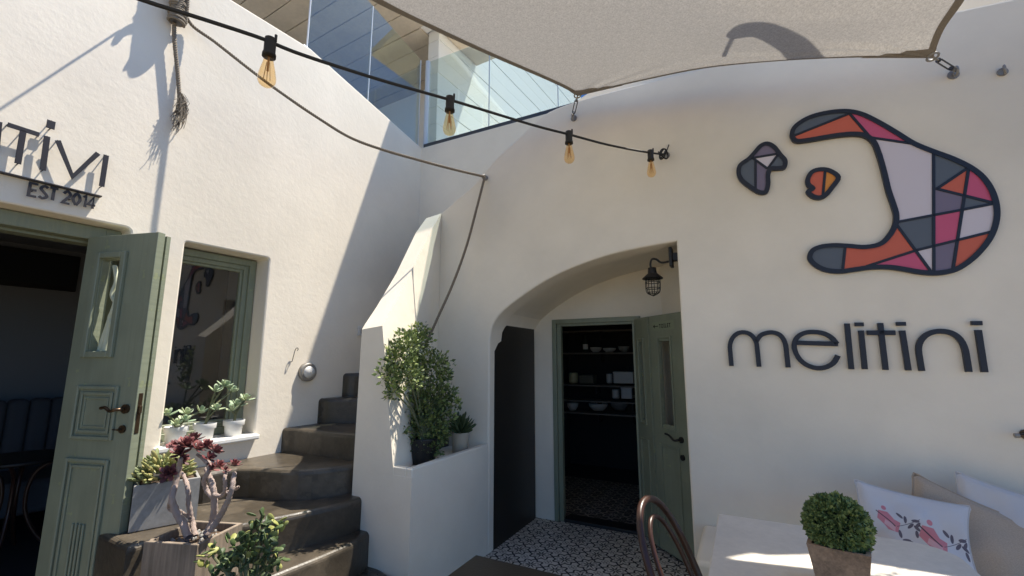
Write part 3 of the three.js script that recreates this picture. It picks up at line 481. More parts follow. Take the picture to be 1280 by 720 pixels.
// ================================================================== SAIL, ROPES, LIGHTS
const sailA = PR(...onR(722, 119, 0.22).toArray()), sailB = PR(...onR(1166, 71, 0.24).toArray());
{
  const A = sailA, B = sailB, C = V3(-2.1, 3.42, -1.1), D = V3(1.5, 3.9, 1.9);
  const cu = a => new THREE.CatmullRomCurve3(a, false, 'centripetal');
  const e0 = cu([A, PR(...onR(800, 101, 0.27).toArray()), PR(...onR(880, 85, 0.30).toArray()), PR(...onR(970, 76, 0.32).toArray()), PR(...onR(1060, 71.5, 0.29).toArray()), B]);      // A-B
  const e1 = cu([A, onH(700, 107, 3.60), onH(600, 63.5, 3.53), onH(545, 38.5, 3.5), onH(465, 0, 3.47), onH(360, -60, 3.44), C]);         // A-C
  const e2 = cu([B, onH(1180, 36, 3.30), onH(1205, 0, 3.34), onH(1230, -45, 3.40), V3(1.45, 3.6, 0), D]);   // B-D
  const e3 = cu([C, V3(-0.8, 3.5, 0.1), V3(0.3, 3.62, 0.7), D]);   // C-D
  const S = (s, t) => { const a = e0.getPoint(s), b = e3.getPoint(s), c = e1.getPoint(t), d = e2.getPoint(t); const p = a.clone().multiplyScalar(1 - t).addScaledVector(b, t).addScaledVector(c, 1 - s).addScaledVector(d, s); const q = A.clone().multiplyScalar((1 - s) * (1 - t)).addScaledVector(B, s * (1 - t)).addScaledVector(C, (1 - s) * t).addScaledVector(D, s * t); p.sub(q); for (const [ps, pt, o] of [[0, 0, A], [1, 0, B]]) { const d = p.distanceTo(o), a = Math.atan2(Math.abs(t - pt) * 2, Math.abs(s - ps)); p.y += 0.010 * Math.sin(a * 13) * Math.exp(-d / 0.5) * Math.min(1, d / 0.12) * Math.sin(2 * a); } return p; };
  const N = 72, grid = (fn, n, m, mat, name, parent, uvk = 3) => { const pos = [], uv = [], idx = []; for (let i = 0; i <= n; i++) for (let j = 0; j <= m; j++) { const p = fn(i / n, j / m); pos.push(p.x, p.y, p.z); uv.push(p.x, p.z); } for (let i = 0; i < n; i++) for (let j = 0; j < m; j++) { const a = i * (m + 1) + j, b = a + m + 1; idx.push(a, b, b + 1, a, b + 1, a + 1); } const g = new THREE.BufferGeometry(); g.setAttribute('position', new THREE.Float32BufferAttribute(pos, 3)); g.setAttribute('uv', new THREE.Float32BufferAttribute(uv, 2)); g.setIndex(idx); g.computeVertexNormals(); return part(name, g, mat, parent); };
  const sail = thing('shade_sail', 'large beige fabric shade sail stretched over the courtyard', 'shade sail');
  grid(S, N, N, M.sail, 'fabric', sail);
  const dn = (p, k = 0.004) => { p.y -= k; return p; };
  const wE = 0.016;
  grid((i, j) => dn(S(i, j * wE)), N, 1, M.hem, 'hem', sail);
  grid((i, j) => dn(S(j * 0.015, i)), N, 1, M.hem, 'hem', sail);
  grid((i, j) => dn(S(1 - j * 0.016, i)), N, 1, M.hem, 'hem', sail);
  grid((i, j) => dn(S(i, 1 - j * wE)), N, 1, M.hem, 'hem', sail);
  const patch = (cs, ct, r, r2) => grid((i, j) => { const a = i * Math.PI / 2, k = 1 - 0.22 * Math.sin(2 * a); const s = Math.cos(a) * r * j * k, t = Math.sin(a) * r2 * j * k; return dn(S(cs ? 1 - s : s, ct ? 1 - t : t), 0.008); }, 10, 3, M.hem, 'corner_patch', sail);
  patch(0, 0, 0.15, 0.085); patch(1, 0, 0.17, 0.075); patch(0, 1, 0.06, 0.06); patch(1, 1, 0.06, 0.06);
  for (const [p, w] of [[A, PR(...onR(716, 146, 0.03).toArray())], [B, PR(...onR(1195, 89, 0.04).toArray())]]) {
    const d = w.clone().sub(p).normalize(), r = new THREE.TorusGeometry(0.026, 0.006, 8, 18); r.rotateX(Math.PI / 2 * .8); r.translate(p.x, p.y, p.z); part('corner_ring', [r], M.steel, sail);
  }
  // turnbuckles to the wall
  [[A, onR(716, 146, 0.03), 'steel turnbuckle holding the left sail corner to the wall'], [B, onR(1195, 89, 0.04), 'steel turnbuckle holding the right sail corner to the wall']].forEach(([p, r, label]) => {
    const w = PR(r.x, r.y, r.z), base = PR(r.x, r.y, 0), t = thing('turnbuckle', label, 'turnbuckle', base, 0, undefined), L = v => v.clone().sub(base), a = L(p), b = L(w);
    const m1 = a.clone().lerp(b, 0.25), m2 = a.clone().lerp(b, 0.78), side = b.clone().sub(a).cross(V3(0, 1, 0)).normalize().multiplyScalar(0.012);
    part('body', [cyl(m1.clone().add(side), m2.clone().add(side), 0.004), cyl(m1.clone().sub(side), m2.clone().sub(side), 0.004), cyl(m1.clone().sub(b.clone().sub(a).normalize().multiplyScalar(.008)), m1, 0.013), cyl(m2, m2.clone().add(b.clone().sub(a).normalize().multiplyScalar(.01)), 0.013)], M.darkSteel, t);
    part('hook', [cyl(a, m1, 0.006), cyl(m2, b, 0.006)], M.steel, t);
    const e = new THREE.TorusGeometry(0.024, 0.007, 8, 18); e.rotateY(ROTR + Math.PI / 2); e.translate(b.x, b.y, b.z); part('eye', [e, cyl(V3(0, 0, 0), b.clone().multiplyScalar(.4), 0.008), cyl(V3(0, 0, 0), nR.clone().multiplyScalar(0.006), 0.028)], M.steel, t);
  });
  // roof lamp above the wall, its shadow falls on the sail
}
{
  const eye = (px, py, label, nm = 'wall_eye') => { const r = onR(px, py, 0.02), t = thing(nm, label, 'eye bolt', PR(r.x, r.y, 0), ROTR); const e = new THREE.TorusGeometry(0.022, 0.006, 8, 18); e.rotateY(1.1); e.translate(0, 0, 0.03); part('eye', [e], M.steel, t); part('plate', [cyl(V3(0, 0, 0), V3(0, 0, 0.008), 0.024)], M.steel, t); return t; };
  eye(1255, 88, 'empty steel eye bolt on the wall, far right of the sail corner');
  eye(606, 222, 'eye bolt holding the rope at the sloping wall edge');
  eye(833, 193, 'eye bolt where the string light cable is tied');
}
// rope from the left wall to the eye, then down to the nook plant
const ropeA = PL(1.245, 3.95, 0.035), ropeE = PR(...onR(606, 221, 0.05).toArray());
{
  const mid = [[268, 52], [323, 95], [360, 122], [400, 149], [438, 172], [478, 187], [516, 198], [560, 210]].map(p => onV(p[0], p[1], ropeA, ropeE));
  const down = [[596, 260], [583, 308], [566, 355], [545, 402]].map((p, i) => PR(...onR(p[0], p[1], 0.06 + 0.05 * (i + 1)).toArray()));
  const t = tag(part('rope', ropeGeo([PL(1.14, 4.06, 0.075), PL(1.19, 3.985, 0.06), ropeA, ...mid, ropeE], 0.0115, 0.05), M.rope, scene), 'long grey rope sagging from left wall to sloping wall eye', 'rope'); t.name = numbered('rope');
  const t2 = tag(part('rope', ropeGeo([ropeE, ...down, PR(...onR(528, 440, 0.36).toArray())], 0.0115, 0.05), M.rope, scene), 'grey rope running down from the eye bolt into the bushy plant', 'rope'); t2.name = numbered('rope');
  // bundle on the left wall
  const b = thing('rope_bundle', 'grey rope coiled around a wall hook at the top left', 'rope bundle', PL(onL(222, 18, .07).x, onL(222, 22, .07).y, 0), ROTL);
  part('hook', [cyl(V3(0, 0.06, 0), V3(0, 0.06, 0.07), 0.011), cyl(V3(0, -.04, .07), V3(0, .5, .07), .036), cyl(V3(0, 0.06, 0), V3(0, 0.06, 0.012), 0.04)], M.darkSteel, b);
  const coil = []; for (let i = 0; i <= 480; i++) { const a = i * .42, y = -.045 + i / 480 * .5, r = .043 + .005 * Math.sin(i * .11); coil.push(V3(r * Math.cos(a), y + .006 * Math.sin(i * .07), .07 + r * Math.sin(a))); }
  part('coil', [tube(coil, .0095, 1400, 6)], M.rope, b);
  part('coil', [ropeGeo([V3(-.03, .0, .118), V3(.0, .12, .123), V3(.03, .4, .12)], .012, .05), ropeGeo([V3(.045, -.02, .09), V3(.03, .15, .115), V3(-.02, .4, .12)], .012, .05)], M.rope, b);
  part('horn', [tube([V3(-.03, .16, .08), V3(-.07, .17, .09), V3(-.11, .13, .10), V3(-.125, .08, .10)], .016, 20, 8)], M.rope, b);
  // frayed tail
  const tail = thing('rope', 'short frayed rope end hanging down the left wall', 'rope', PL(1.13, 3.95, 0.02), ROTL);
  const e0 = V3(0.10, -0.60, 0.02);
  part('cord', ropeGeo([V3(0, 0.05, 0.03), V3(0.02, -0.15, 0.02), V3(0.07, -0.42, 0.02), e0], 0.013, 0.05), M.rope, tail);
  const fr = []; for (let i = 0; i < 90; i++) { const d = V3(rr(-.035, .02), rr(-.26, -.06), rr(-.015, .03)), o = e0.clone().add(V3(rr(-.012, .02), rr(-.02, .05), rr(-.012, .02))); fr.push(tube([o, o.clone().addScaledVector(d, .5).add(V3(rr(0, .05), 0, rr(-.02, .02))), o.clone().add(d)], 0.0018, 4, 4)); }
  part('frayed_end', fr, M.rope, tail);
  // rope from the bundle up to the sail corner
  const up = tag(part('rope', ropeGeo([PL(1.02, 4.06, 0.10), V3(-2.1, 3.42, -1.1)], 0.0055, 0.04), M.rope, scene), 'rope from the wall hook to the near sail corner', 'rope'); up.name = numbered('rope');
}
// string lights
{
  const P0 = V3(-0.97, 2.8, -1.5), P1 = V3(1.1, 3.05, -3.05);
  const px = [[60, -46], [175, -1], [254, 24], [335, 51], [360, 62], [469, 98], [563, 125], [672, 158], [711, 168], [760, 181], [813, 191], [831, 193]];
  const pts = [PL(-1.5, 3.3, 0.01), ...px.map(p => onV(p[0], p[1], P0, P1))];
  const t = thing('string_light', 'black cable of amber filament bulbs strung across the courtyard', 'string light');
  part('cable', [tube(pts, 0.0073, 120, 8)], M.cable, t);
  part('cable_knot', [(() => { const o = onV(829, 193, P0, P1), a = []; for (let i = 0; i < 60; i++) { const k = i * .5; a.push(o.clone().add(V3(.03 * Math.cos(k), .035 * Math.sin(k * 1.3), .02 * Math.sin(k * .7)))); } return tube(a, 0.005, 200, 6); })(), cyl(onV(833, 190, P0, P1), onV(836, 181, P0, P1), 0.004)], M.cable, t);
  const k0 = 0.185 / 60;
  [[338, 52], [562.5, 124], [711, 167], [813, 190]].forEach(([x, y]) => {
    const o = onV(x, y, P0, P1);
    const s = part('light_socket', [lathe([[0, 0.012], [0.02, 0.012], [0.021, 0.0], [0.021, -0.045], [0.0245, -0.055], [0.0245, -0.066], [0, -0.066]], 16), cyl(V3(0.02, 0, 0), V3(0.02, 0.028, 0), 0.005)], M.cable, t); s.position.copy(o);
    part('bulb', [lathe([[0.0001, -0.192], [0.012, -0.190], [0.024, -0.182], [0.031, -0.168], [0.032, -0.153], [0.027, -0.125], [0.019, -0.09], [0.015, -0.066]], 24)], M.amber, s);
    const f = []; for (let i = 0; i < 6; i++) { const a = i * 1.047; f.push(cyl(V3(.006 * Math.cos(a), -.09, .006 * Math.sin(a)), V3(.013 * Math.cos(a), -.16, .013 * Math.sin(a)), 0.0011, 0.0011, 5)); } f.push(cyl(V3(0, -.066, 0), V3(0, -.125, 0), 0.004));
    part('filament', f, M.filament, s);
  });
}
// ================================================================== SMALL FITTINGS ON THE LEFT WALL
{
  const c = onL(383, 465, 0), t = thing('wall_lamp', 'round metal bulkhead lamp low on the left wall by the stairs', 'wall lamp', PL(c.x, c.y, 0), ROTL);
  const base = lathe([[0, 0], [0.078, 0], [0.078, 0.03], [0.070, 0.038], [0.052, 0.04], [0.052, 0.03], [0, 0.03]], 32); base.rotateX(Math.PI / 2); part('rim', [base], M.steel, t);
  const d = lathe([[0.053, 0.032], [0.045, 0.05], [0.026, 0.062], [0.0001, 0.066]], 28); d.rotateX(Math.PI / 2); part('diffuser', [d], std({ color: lin(.7, .69, .66), roughness: .3 }), t);
  const k = onL(453, 414, 0), s = thing('wall_switch', 'small square light switch on the shaded wall by the parapet', 'light switch', PL(k.x, k.y, 0), ROTL);
  part('plate', [bx(-0.06, -0.045, 0, 0.06, 0.045, 0.012)], M.pot, s); part('rocker', [bx(-0.03, -0.025, 0.011, 0.03, 0.025, 0.018)], M.zinc, s);
  const h0 = onL(363, 452, 0), w = thing('wire_hook', 'thin bent wire hook on the left wall above the lamp', 'wire hook', PL(h0.x, h0.y, 0), ROTL);
  part('wire', [tube([V3(0, 0, 0.0), V3(0, 0.0, 0.02), V3(0.005, 0.05, 0.03), V3(0.02, 0.105, 0.03), V3(0.035, 0.115, 0.03), V3(0.042, 0.10, 0.03), V3(0.034, 0.09, 0.03)], 0.0032, 30, 6)], M.darkSteel, w);
}
// ================================================================== PORCH LAMP, DARK ROOM
{
  const s = onR(839, 322, -0.14), t = thing('cage_lamp', 'black caged wall lamp in the porch above the green door', 'wall lamp', PR(s.x, s.y, s.z), ROTR);
  const at = (x, y) => { const p = onR(x, y, -0.14); return V3(p.x - s.x, p.y - s.y, 0); };
  part('wall_plate', [bx(-0.012, -0.075, -0.045, 0.012, 0.075, 0.045, 0.008), bx(0.0121, -0.03, -0.03, 1.565 - s.x, 0.03, 0.03, 0.004)], M.black, t);
  part('arm', [tube([at(836, 327), at(826, 328), at(820, 324), at(815, 324), at(813, 330), at(814, 337)], 0.008, 30, 8)], M.black, t);
  const c = at(815, 334), put = g => { g.translate(c.x, c.y, 0); return g; };
  part('hood', [put(lathe([[0.0001, 0], [0.03, -0.005], [0.034, -0.05], [0.042, -0.055], [0.075, -0.085], [0.077, -0.092], [0.03, -0.075], [0.0001, -0.072]], 24))], M.black, t);
  const cage = []; for (let i = 0; i < 8; i++) { const a = i * .7854; cage.push(put(tube([V3(.052 * Math.cos(a), -.085, .052 * Math.sin(a)), V3(.055 * Math.cos(a), -.15, .055 * Math.sin(a)), V3(.045 * Math.cos(a), -.2, .045 * Math.sin(a)), V3(0, -.225, 0)], 0.003, 12, 5))); }
  for (const [r, y] of [[.055, -.12], [.053, -.165], [.045, -.2]]) { const g = new THREE.TorusGeometry(r, .003, 6, 24); g.rotateX(Math.PI / 2); g.translate(0, y, 0); cage.push(put(g)); }
  part('cage', cage, M.black, t);
  part('bulb', [put(lathe([[0.0001, -.17], [.015, -.165], [.022, -.145], [.018, -.115], [.012, -.09]], 16))], M.glass, t);
}
{
  const A = -2.55, at = (x, y, a = A) => onR(x, y, a);
  const shelf = (x0, x1, y, label) => { const p = at(x0, y), q = at(x1, y), t = thing('wall_shelf', label, 'shelf', PR(p.x, p.y, A), ROTR); part('board', [bx(0, -0.02, -0.25, q.x - p.x, 0, 0.0)], M.shelfWood, t); for (const k of [0.1, 0.5, 0.9]) part('bracket', [bx(k * (q.x - p.x), -0.12, -0.25, k * (q.x - p.x) + .015, -.021, -.05, 0)], M.dark, t); return p; };
  M.shelfWood = std({ color: lin(.16, .14, .12), roughness: .7 });
  const item = (x, y, w, h, kind, col, label) => {
    const p = at(x, y, A - .1), t = thing(kind, label, kind.replace('_', ' '), PR(p.x, p.y, p.z), ROTR); const m = std({ color: col, roughness: .4 });
    if (kind === 'bottle') { part('glass_body', [lathe([[0.0001, 0], [w / 2, 0], [w / 2, h * .55], [w * .18, h * .72], [w * .16, h], [0.0001, h]], 16)], m, t); part('paper_label', [lathe([[w / 2 + .002, h * .15], [w / 2 + .002, h * .45]], 16)], M.pot, t); }
    else if (kind === 'cup' || kind === 'bowl' || kind === 'jar') { part('body', [lathe(kind === 'bowl' ? [[0.0001, 0], [w * .25, 0], [w * .45, h * .5], [w / 2, h], [w * .46, h], [0.0001, h * .2]] : [[0.0001, 0], [w * .42, 0], [w / 2, h * .2], [w / 2, h * .9], [w * .4, h], [0.0001, h]], 16)], m, t); part('rim', [(() => { const g = new THREE.TorusGeometry(w * .46, .004, 6, 20); g.rotateX(Math.PI / 2); g.translate(0, h, 0); return g; })()], m, t); }
    else { part('body', [bx(-w / 2, 0, -.08, w / 2, h, .08, .008)], m, t); part('lid', [bx(-w / 2 - .004, h * .9, -.084, w / 2 + .004, h + .01, .084, .006)], m, t); }
  };
  shelf(700, 800, 441, 'upper dark shelf with a bottle and bowls in the cafe room'); shelf(690, 800, 480, 'middle dark shelf of boxes in the cafe room'); shelf(695, 800, 499, 'third dark shelf of pots in the cafe room'); shelf(695, 800, 514, 'lowest dark shelf of white crockery in the cafe room'); shelf(700, 800, 414, 'topmost dark shelf near the ceiling of the cafe room');
  const wh = lin(.5, .49, .46);
  item(732, 440, .07, .24, 'bottle', lin(.02, .03, .02), 'dark bottle with white label on the upper shelf');
  item(745, 440, .16, .06, 'bowl', wh, 'left pale bowl beside the bottle'); item(762, 440, .18, .05, 'bowl', wh, 'middle pale bowl on the upper shelf'); item(780, 440, .15, .07, 'bowl', lin(.3, .3, .28), 'right grey bowl on the upper shelf');
  item(717, 479, .13, .14, 'jar', lin(.5, .45, .25), 'yellowish jar on the middle shelf'); item(735, 479, .2, .1, 'box', lin(.12, .11, .08), 'dark box on the middle shelf'); item(762, 479, .08, .12, 'cup', wh, 'pale cup on the middle shelf'); item(781, 479, .26, .14, 'box', wh, 'white box at the right of the middle shelf');
  item(770, 498, .1, .11, 'cup', wh, 'white cup on the third shelf'); item(785, 498, .14, .14, 'box', lin(.45, .45, .45), 'grey box at the right of the third shelf');
  item(716, 513, .16, .1, 'bowl', wh, 'white bowl at left of the lowest shelf'); item(748, 513, .26, .09, 'bowl', wh, 'wide white bowl on the lowest shelf'); item(775, 513, .24, .1, 'bowl', lin(.12, .12, .12), 'dark bowl on the lowest shelf');
}
// left room furniture seen through the open door
{
  const a = -2.5, p0 = onL(5, 600, a), sf = thing('sofa', 'dark channel backed sofa inside the left doorway', 'sofa', PL(p0.x - 0.6, 0.05, a), ROTL);
  part('seat', [bx(-0.6, 0.2, -0.3, 1.35, 0.48, 0.45, .05)], M.sofaM = std({ color: lin(.10, .11, .13), roughness: .9 }), sf);
  for (let i = 0; i < 13; i++) part('back_channel', [bx(-0.6 + i * .15, .45, -.42, -.452 + i * .15, 1.12, -.25, .05)], M.sofaM, sf);
  part('leg', [bx(-.55, 0, -.3, -.5, .2, .4, 0)], M.black, sf); part('leg', [bx(1.25, 0, -.3, 1.3, .2, .4, 0)], M.black, sf);
  const pt = thing('picture', 'dark framed picture on the room wall inside the left door', 'picture', PL(onL(30, 335, -3.22).x, onL(30, 335, -3.22).y, -3.24), ROTL);
  part('frame', [bx(-.5, -.2, 0, .42, .2, .03)], M.black, pt); part('print', [bx(-.44, -.15, .03, .36, .15, .034, 0)], std({ color: lin(.02, .025, .03) }), pt);
  const tb = thing('bistro_table', 'dark bentwood bistro table inside the left doorway', 'table', PL(onL(30, 545, -1.75).x, 0.05, -1.75), ROTL);
  part('tabletop', [lathe([[0.0001, .70], [.30, .70], [.31, .71], [.31, .725], [.30, .735], [0.0001, .735]], 36)], M.black, tb);
  for (let i = 0; i < 4; i++) { const an = i * 1.571 + .4, c = Math.cos(an), s = Math.sin(an); part('leg', [tube([V3(.22 * c, .7, .22 * s), V3(.10 * c, .6, .10 * s), V3(.07 * c, .35, .07 * s), V3(.16 * c, .12, .16 * s), V3(.27 * c, 0, .27 * s)], .014, 24, 8)], M.bent, tb); }
}

// ================================================================== PLANTS
// rosette of fleshy leaves; one shared leaf per kind
function rosette(parent, pos, dir, n, geo, mats, open = 1, sc = 1) {
  const g = sub('rosette', parent); g.position.copy(pos); g.quaternion.setFromUnitVectors(V3(0, 1, 0), dir.clone().normalize());
  for (let i = 0; i < n; i++) {
    const a = i * 2.39996, t = (i + 0.5) / n, tilt = open * (0.25 + 1.15 * t), d = V3(Math.sin(tilt) * Math.cos(a), Math.cos(tilt), Math.sin(tilt) * Math.sin(a));
    const m = new THREE.Mesh(geo, mats[(rnd() * mats.length) | 0]); shadow(m); m.name = 'leaf'; g.add(m);
    m.position.set(0, -0.012 * t, 0); const y = d.clone(), z = V3(0, 1, 0).addScaledVector(d, -d.y).normalize(), x = y.clone().cross(z); m.quaternion.setFromRotationMatrix(new THREE.Matrix4().makeBasis(x, y, z)); m.scale.setScalar(sc * (0.55 + 0.5 * t));
  }
  return g;
}
const lfSucc = leafGeo(0.062, 0.042, 0.012, 0.14, 1.3), lfAeo = leafGeo(0.062, 0.036, 0.007, 0.1), lfGold = leafGeo(0.062, 0.022, 0.013, 0.1, 0.2), lfJade = leafGeo(0.05, 0.034, 0.010, 0.1), lfSpike = leafGeo(0.16, 0.03, 0.012, 0.08, 0.1);
// three white pots on the sill
[[219, 547, 'left white pot on the sill with a spreading green succulent'], [254, 550, 'middle white pot on the sill with a tall forked succulent'], [291, 543, 'right white pot on the sill with a short upright succulent']].forEach(([x, y, label], i) => {
  const a = -0.045, p = onL(x, y, a), t = thing('potted_succulent', label, 'potted plant', PL(p.x, 0.989, a), ROTL, 'white pots on the window sill');
  part('pot', [lathe([[0.0001, 0], [0.054, 0], [0.060, 0.075], [0.070, 0.077], [0.072, 0.112], [0.066, 0.112], [0.060, 0.095], [0.0001, 0.095]], 28)], M.pot, t);
  part('soil', [lathe([[0.0001, 0.101], [0.06, 0.099]], 20)], M.soil, t);
  const S = [[[[-0.07, 0.20, 0.02], 9], [[0.03, 0.15, 0.04], 9], [[-0.02, 0.13, 0.05], 8], [[0.06, 0.19, -0.02], 8], [[0.13, 0.20, 0.02], 7]], [[[0.05, 0.21, 0.03], 10], [[0.11, 0.37, 0.0], 13], [[0.15, 0.33, 0.03], 8], [[0.03, 0.34, 0.04], 6]], [[[0.01, 0.22, 0.0], 9], [[0.06, 0.26, 0.02], 10], [[-0.04, 0.19, 0.03], 6]]][i];
  for (const [q, n] of S) { const e = V3(...q); part('stem', [taper([V3(0, 0.095, 0), V3(e.x * .25 + rr(-.01, .01), 0.09 + (e.y - .09) * .5, e.z * .4), e], 0.008, 0.006, 10, 6)], M.stemGreen, t); rosette(t, e, V3(e.x * 1.2, .35, e.z + .05), n, lfSucc, M.succ, 1, rr(.95, 1.25)); }
});
// zinc planter with golden clump
{
  const c = toL(onH(196, 602, 0.86)), t = thing('planter', 'grey cement trough with a yellow green succulent clump by the door', 'planter', PL(1.292, 0.628, 0.375), ROTL - 0.33);
  part('trough', muv(prism([[-0.15, -0.105], [0.15, -0.105], [0.15, 0.105], [-0.15, 0.105]], 0, 0.238, [[[-0.134, -0.088], [0.134, -0.088], [0.134, 0.088], [-0.134, 0.088]]], 0.004).rotateX(-Math.PI / 2)), M.zinc, t);
  part('soil', [bx(-.134, .02, -.088, .134, .222, .088, 0)], M.soil, t);
  for (let i = 0; i < 300; i++) {
    const a = rr(0, 6.28), r = Math.sqrt(rnd()), top = V3(-0.03 + 0.115 * r * Math.cos(a), 0.218 + 0.15 * Math.pow(1 - r * r * .85, .7) * rr(.3, 1), 0.10 * r * Math.sin(a));
    const m = shadow(new THREE.Mesh(lfGold, M.gold[(rnd() * 4) | 0])); m.name = 'leaf'; t.add(m); orient(m, top, V3(Math.cos(a) * r * 1.3 + rr(-.5, .5), rr(.4, 1), Math.sin(a) * r * 1.3 + rr(-.5, .5)), rnd() * 6, rr(.7, 1.15));
  }
}
// square planter with the aeonium
function knobby(g) { const p = g.attributes.position, n = g.attributes.normal; for (let i = 0; i < p.count; i++) { const ring = Math.floor(i / 10), k = .0014 * Math.sin(ring * 1.9) + .0011 * Math.sin(ring * .7 + (i % 10 % 9) * 2.1); p.setXYZ(i, p.getX(i) + n.getX(i) * k, p.getY(i) + n.getY(i) * k, p.getZ(i) + n.getZ(i) * k); } g.computeVertexNormals(); return g; }
{
  const q = [[193, 671], [253, 646], [300, 655], [228, 691]].map(p => onH(p[0], p[1], 0.68)), c = q.reduce((s, p) => s.add(p), V3()).multiplyScalar(.25);
  const ax = q[1].clone().sub(q[0]).add(q[2].clone().sub(q[3])).normalize(), t = thing('planter', 'square weathered planter holding a bare stemmed dark red aeonium', 'planter', V3(c.x, 0.423, c.z), Math.atan2(-ax.z, ax.x));
  const w = .145, d = .145, h = .257, th = .02;
  part('box', muv(prism([[-w, -d], [w, -d], [w, d], [-w, d]], 0, h, [[[-w + th, -d + th], [w - th, -d + th], [w - th, d - th], [-w + th, d - th]]], 0.004).rotateX(-Math.PI / 2)), M.woodPlanter, t);
  part('soil', [bx(-w + th, .05, -d + th, w - th, h - .04, d - th, 0)], M.soil, t);
  const peb = []; for (let i = 0; i < 60; i++) { const g = new THREE.IcosahedronGeometry(rr(.005, .012), 0); g.translate(rr(-.115, .115), h - .036, rr(-.115, .115)); peb.push(g); } const pm = part('pebbles', peb, M.zinc, t); pm.userData.kind = 'stuff';
  t.updateMatrixWorld(true); const inv = t.matrixWorld.clone().invert();
  const dpt = (x, y, off = 0) => { const n = az(15); return hit(x, y, V3(c.x, 0, c.z).addScaledVector(n, off), n).applyMatrix4(inv); };
  const b = (pts, r0, r1, off = 0) => part('stem', [knobby(taper(pts.map((p, i) => dpt(p[0], p[1], off + 0.02 * Math.sin(i * 1.7))), r0 * 1.15, r1 * 1.2, 44, 9))], M.bark, t);
  b([[236, 672], [229, 655], [219, 638], [215, 622], [219, 606], [223, 590], [226, 572]], .017, .010, -.04);
  b([[244, 670], [240, 652], [236, 630], [235, 612], [231, 598], [226, 590]], .012, .008, .02);
  b([[258, 668], [266, 650], [268, 630], [267, 612], [262, 596], [257, 585]], .016, .010, .03);
  b([[262, 664], [272, 650], [283, 630], [290, 610], [293, 590]], .014, .009, -.02);
  b([[267, 622], [258, 612], [255, 600], [261, 588], [260, 570]], .011, .008, .03);
  b([[266, 618], [275, 620], [281, 614], [281, 598], [282, 590]], .009, .007, .0);
  b([[283, 616], [292, 612], [298, 609]], .008, .006, .0);
  b([[260, 580], [252, 572], [246, 568]], .007, .006, .0);
  b([[219, 640], [211, 636], [211, 629]], .006, .005, -.05);
  b([[238, 648], [230, 642], [224, 638]], .006, .005, .0);
  for (const [x, y, s, n, off, d] of [[233, 556, 1.25, 26, -.03, [0, 1, .3]], [224, 566, 1.1, 20, 0, [-.4, 1, .3]], [212, 591, 1.0, 18, -.05, [-.8, .5, .6]], [258, 557, 1.0, 20, .02, [0, 1, .3]], [270, 563, .9, 16, .0, [.7, .8, .3]], [274, 582, .85, 14, .0, [.2, .8, .5]], [293, 580, .8, 14, -.02, [.2, 1, .2]], [242, 548, 1.0, 18, .04, [.2, 1, -.2]], [266, 584, .7, 12, .02, [-.2, .8, .5]], [248, 560, .9, 16, -.02, [.2, .8, .6]], [219, 557, .9, 16, .03, [-.5, .9, .2]], [282, 587, .6, 10, .0, [.1, .9, .4]], [262, 572, .8, 14, -.03, [0, .7, .7]], [228, 575, .8, 14, .0, [-.1, .6, .8]]]) rosette(t, dpt(x, y, off), V3(...d), n, lfAeo, M.red, 1.05, s * .92);
}
// jade plant in a pot at the bottom edge
{
  const c = onH(312, 760, 0.42), t = thing('jade_plant', 'dark green jade plant with yellow tips at the bottom edge', 'potted plant', V3(c.x, 0.42, c.z), 0);
  part('pot', [lathe([[0.0001, -.2], [.09, -.2], [.12, 0], [.125, .02], [.11, .02], [.105, .0], [.0001, .0]], 24)], M.zinc, t);
  t.updateMatrixWorld(true); const inv = t.matrixWorld.clone().invert(), n = az(-25);
  const P = (x, y, off = 0) => hit(x, y, c.clone().addScaledVector(n, off), n).applyMatrix4(inv);
  for (const [x, y, tip] of [[325, 648, 0], [346, 656, 1], [290, 680, 0], [262, 690, 1], [315, 668, 0], [335, 676, 0], [300, 700, 0], [325, 695, 0], [345, 690, 0], [283, 708, 0], [310, 684, 0], [332, 662, 0], [296, 690, 0], [318, 706, 0], [340, 708, 0], [305, 672, 0], [275, 700, 0]]) {
    const e = P(x, y, rr(-.07, .07)); part('stem', [taper([V3(rr(-.02, .02), 0, rr(-.02, .02)), e.clone().multiplyScalar(.55).add(V3(rr(-.02, .02), .01, 0)), e], .009, .005, 10, 6)], M.stemGreen, t);
    for (let k = 0; k < 15; k++) { const m = shadow(new THREE.Mesh(lfJade, tip && rnd() < .6 ? M.jade[2] : M.jade[(rnd() * 2.15) | 0])); m.name = 'leaf'; t.add(m); const d = rdir(); d.y = d.y * .6 + .35; orient(m, e.clone().add(V3(rr(-.025, .025), rr(-.06, .02), rr(-.025, .025))), d, rnd() * 6, rr(.7, 1.1)); }
  }
}
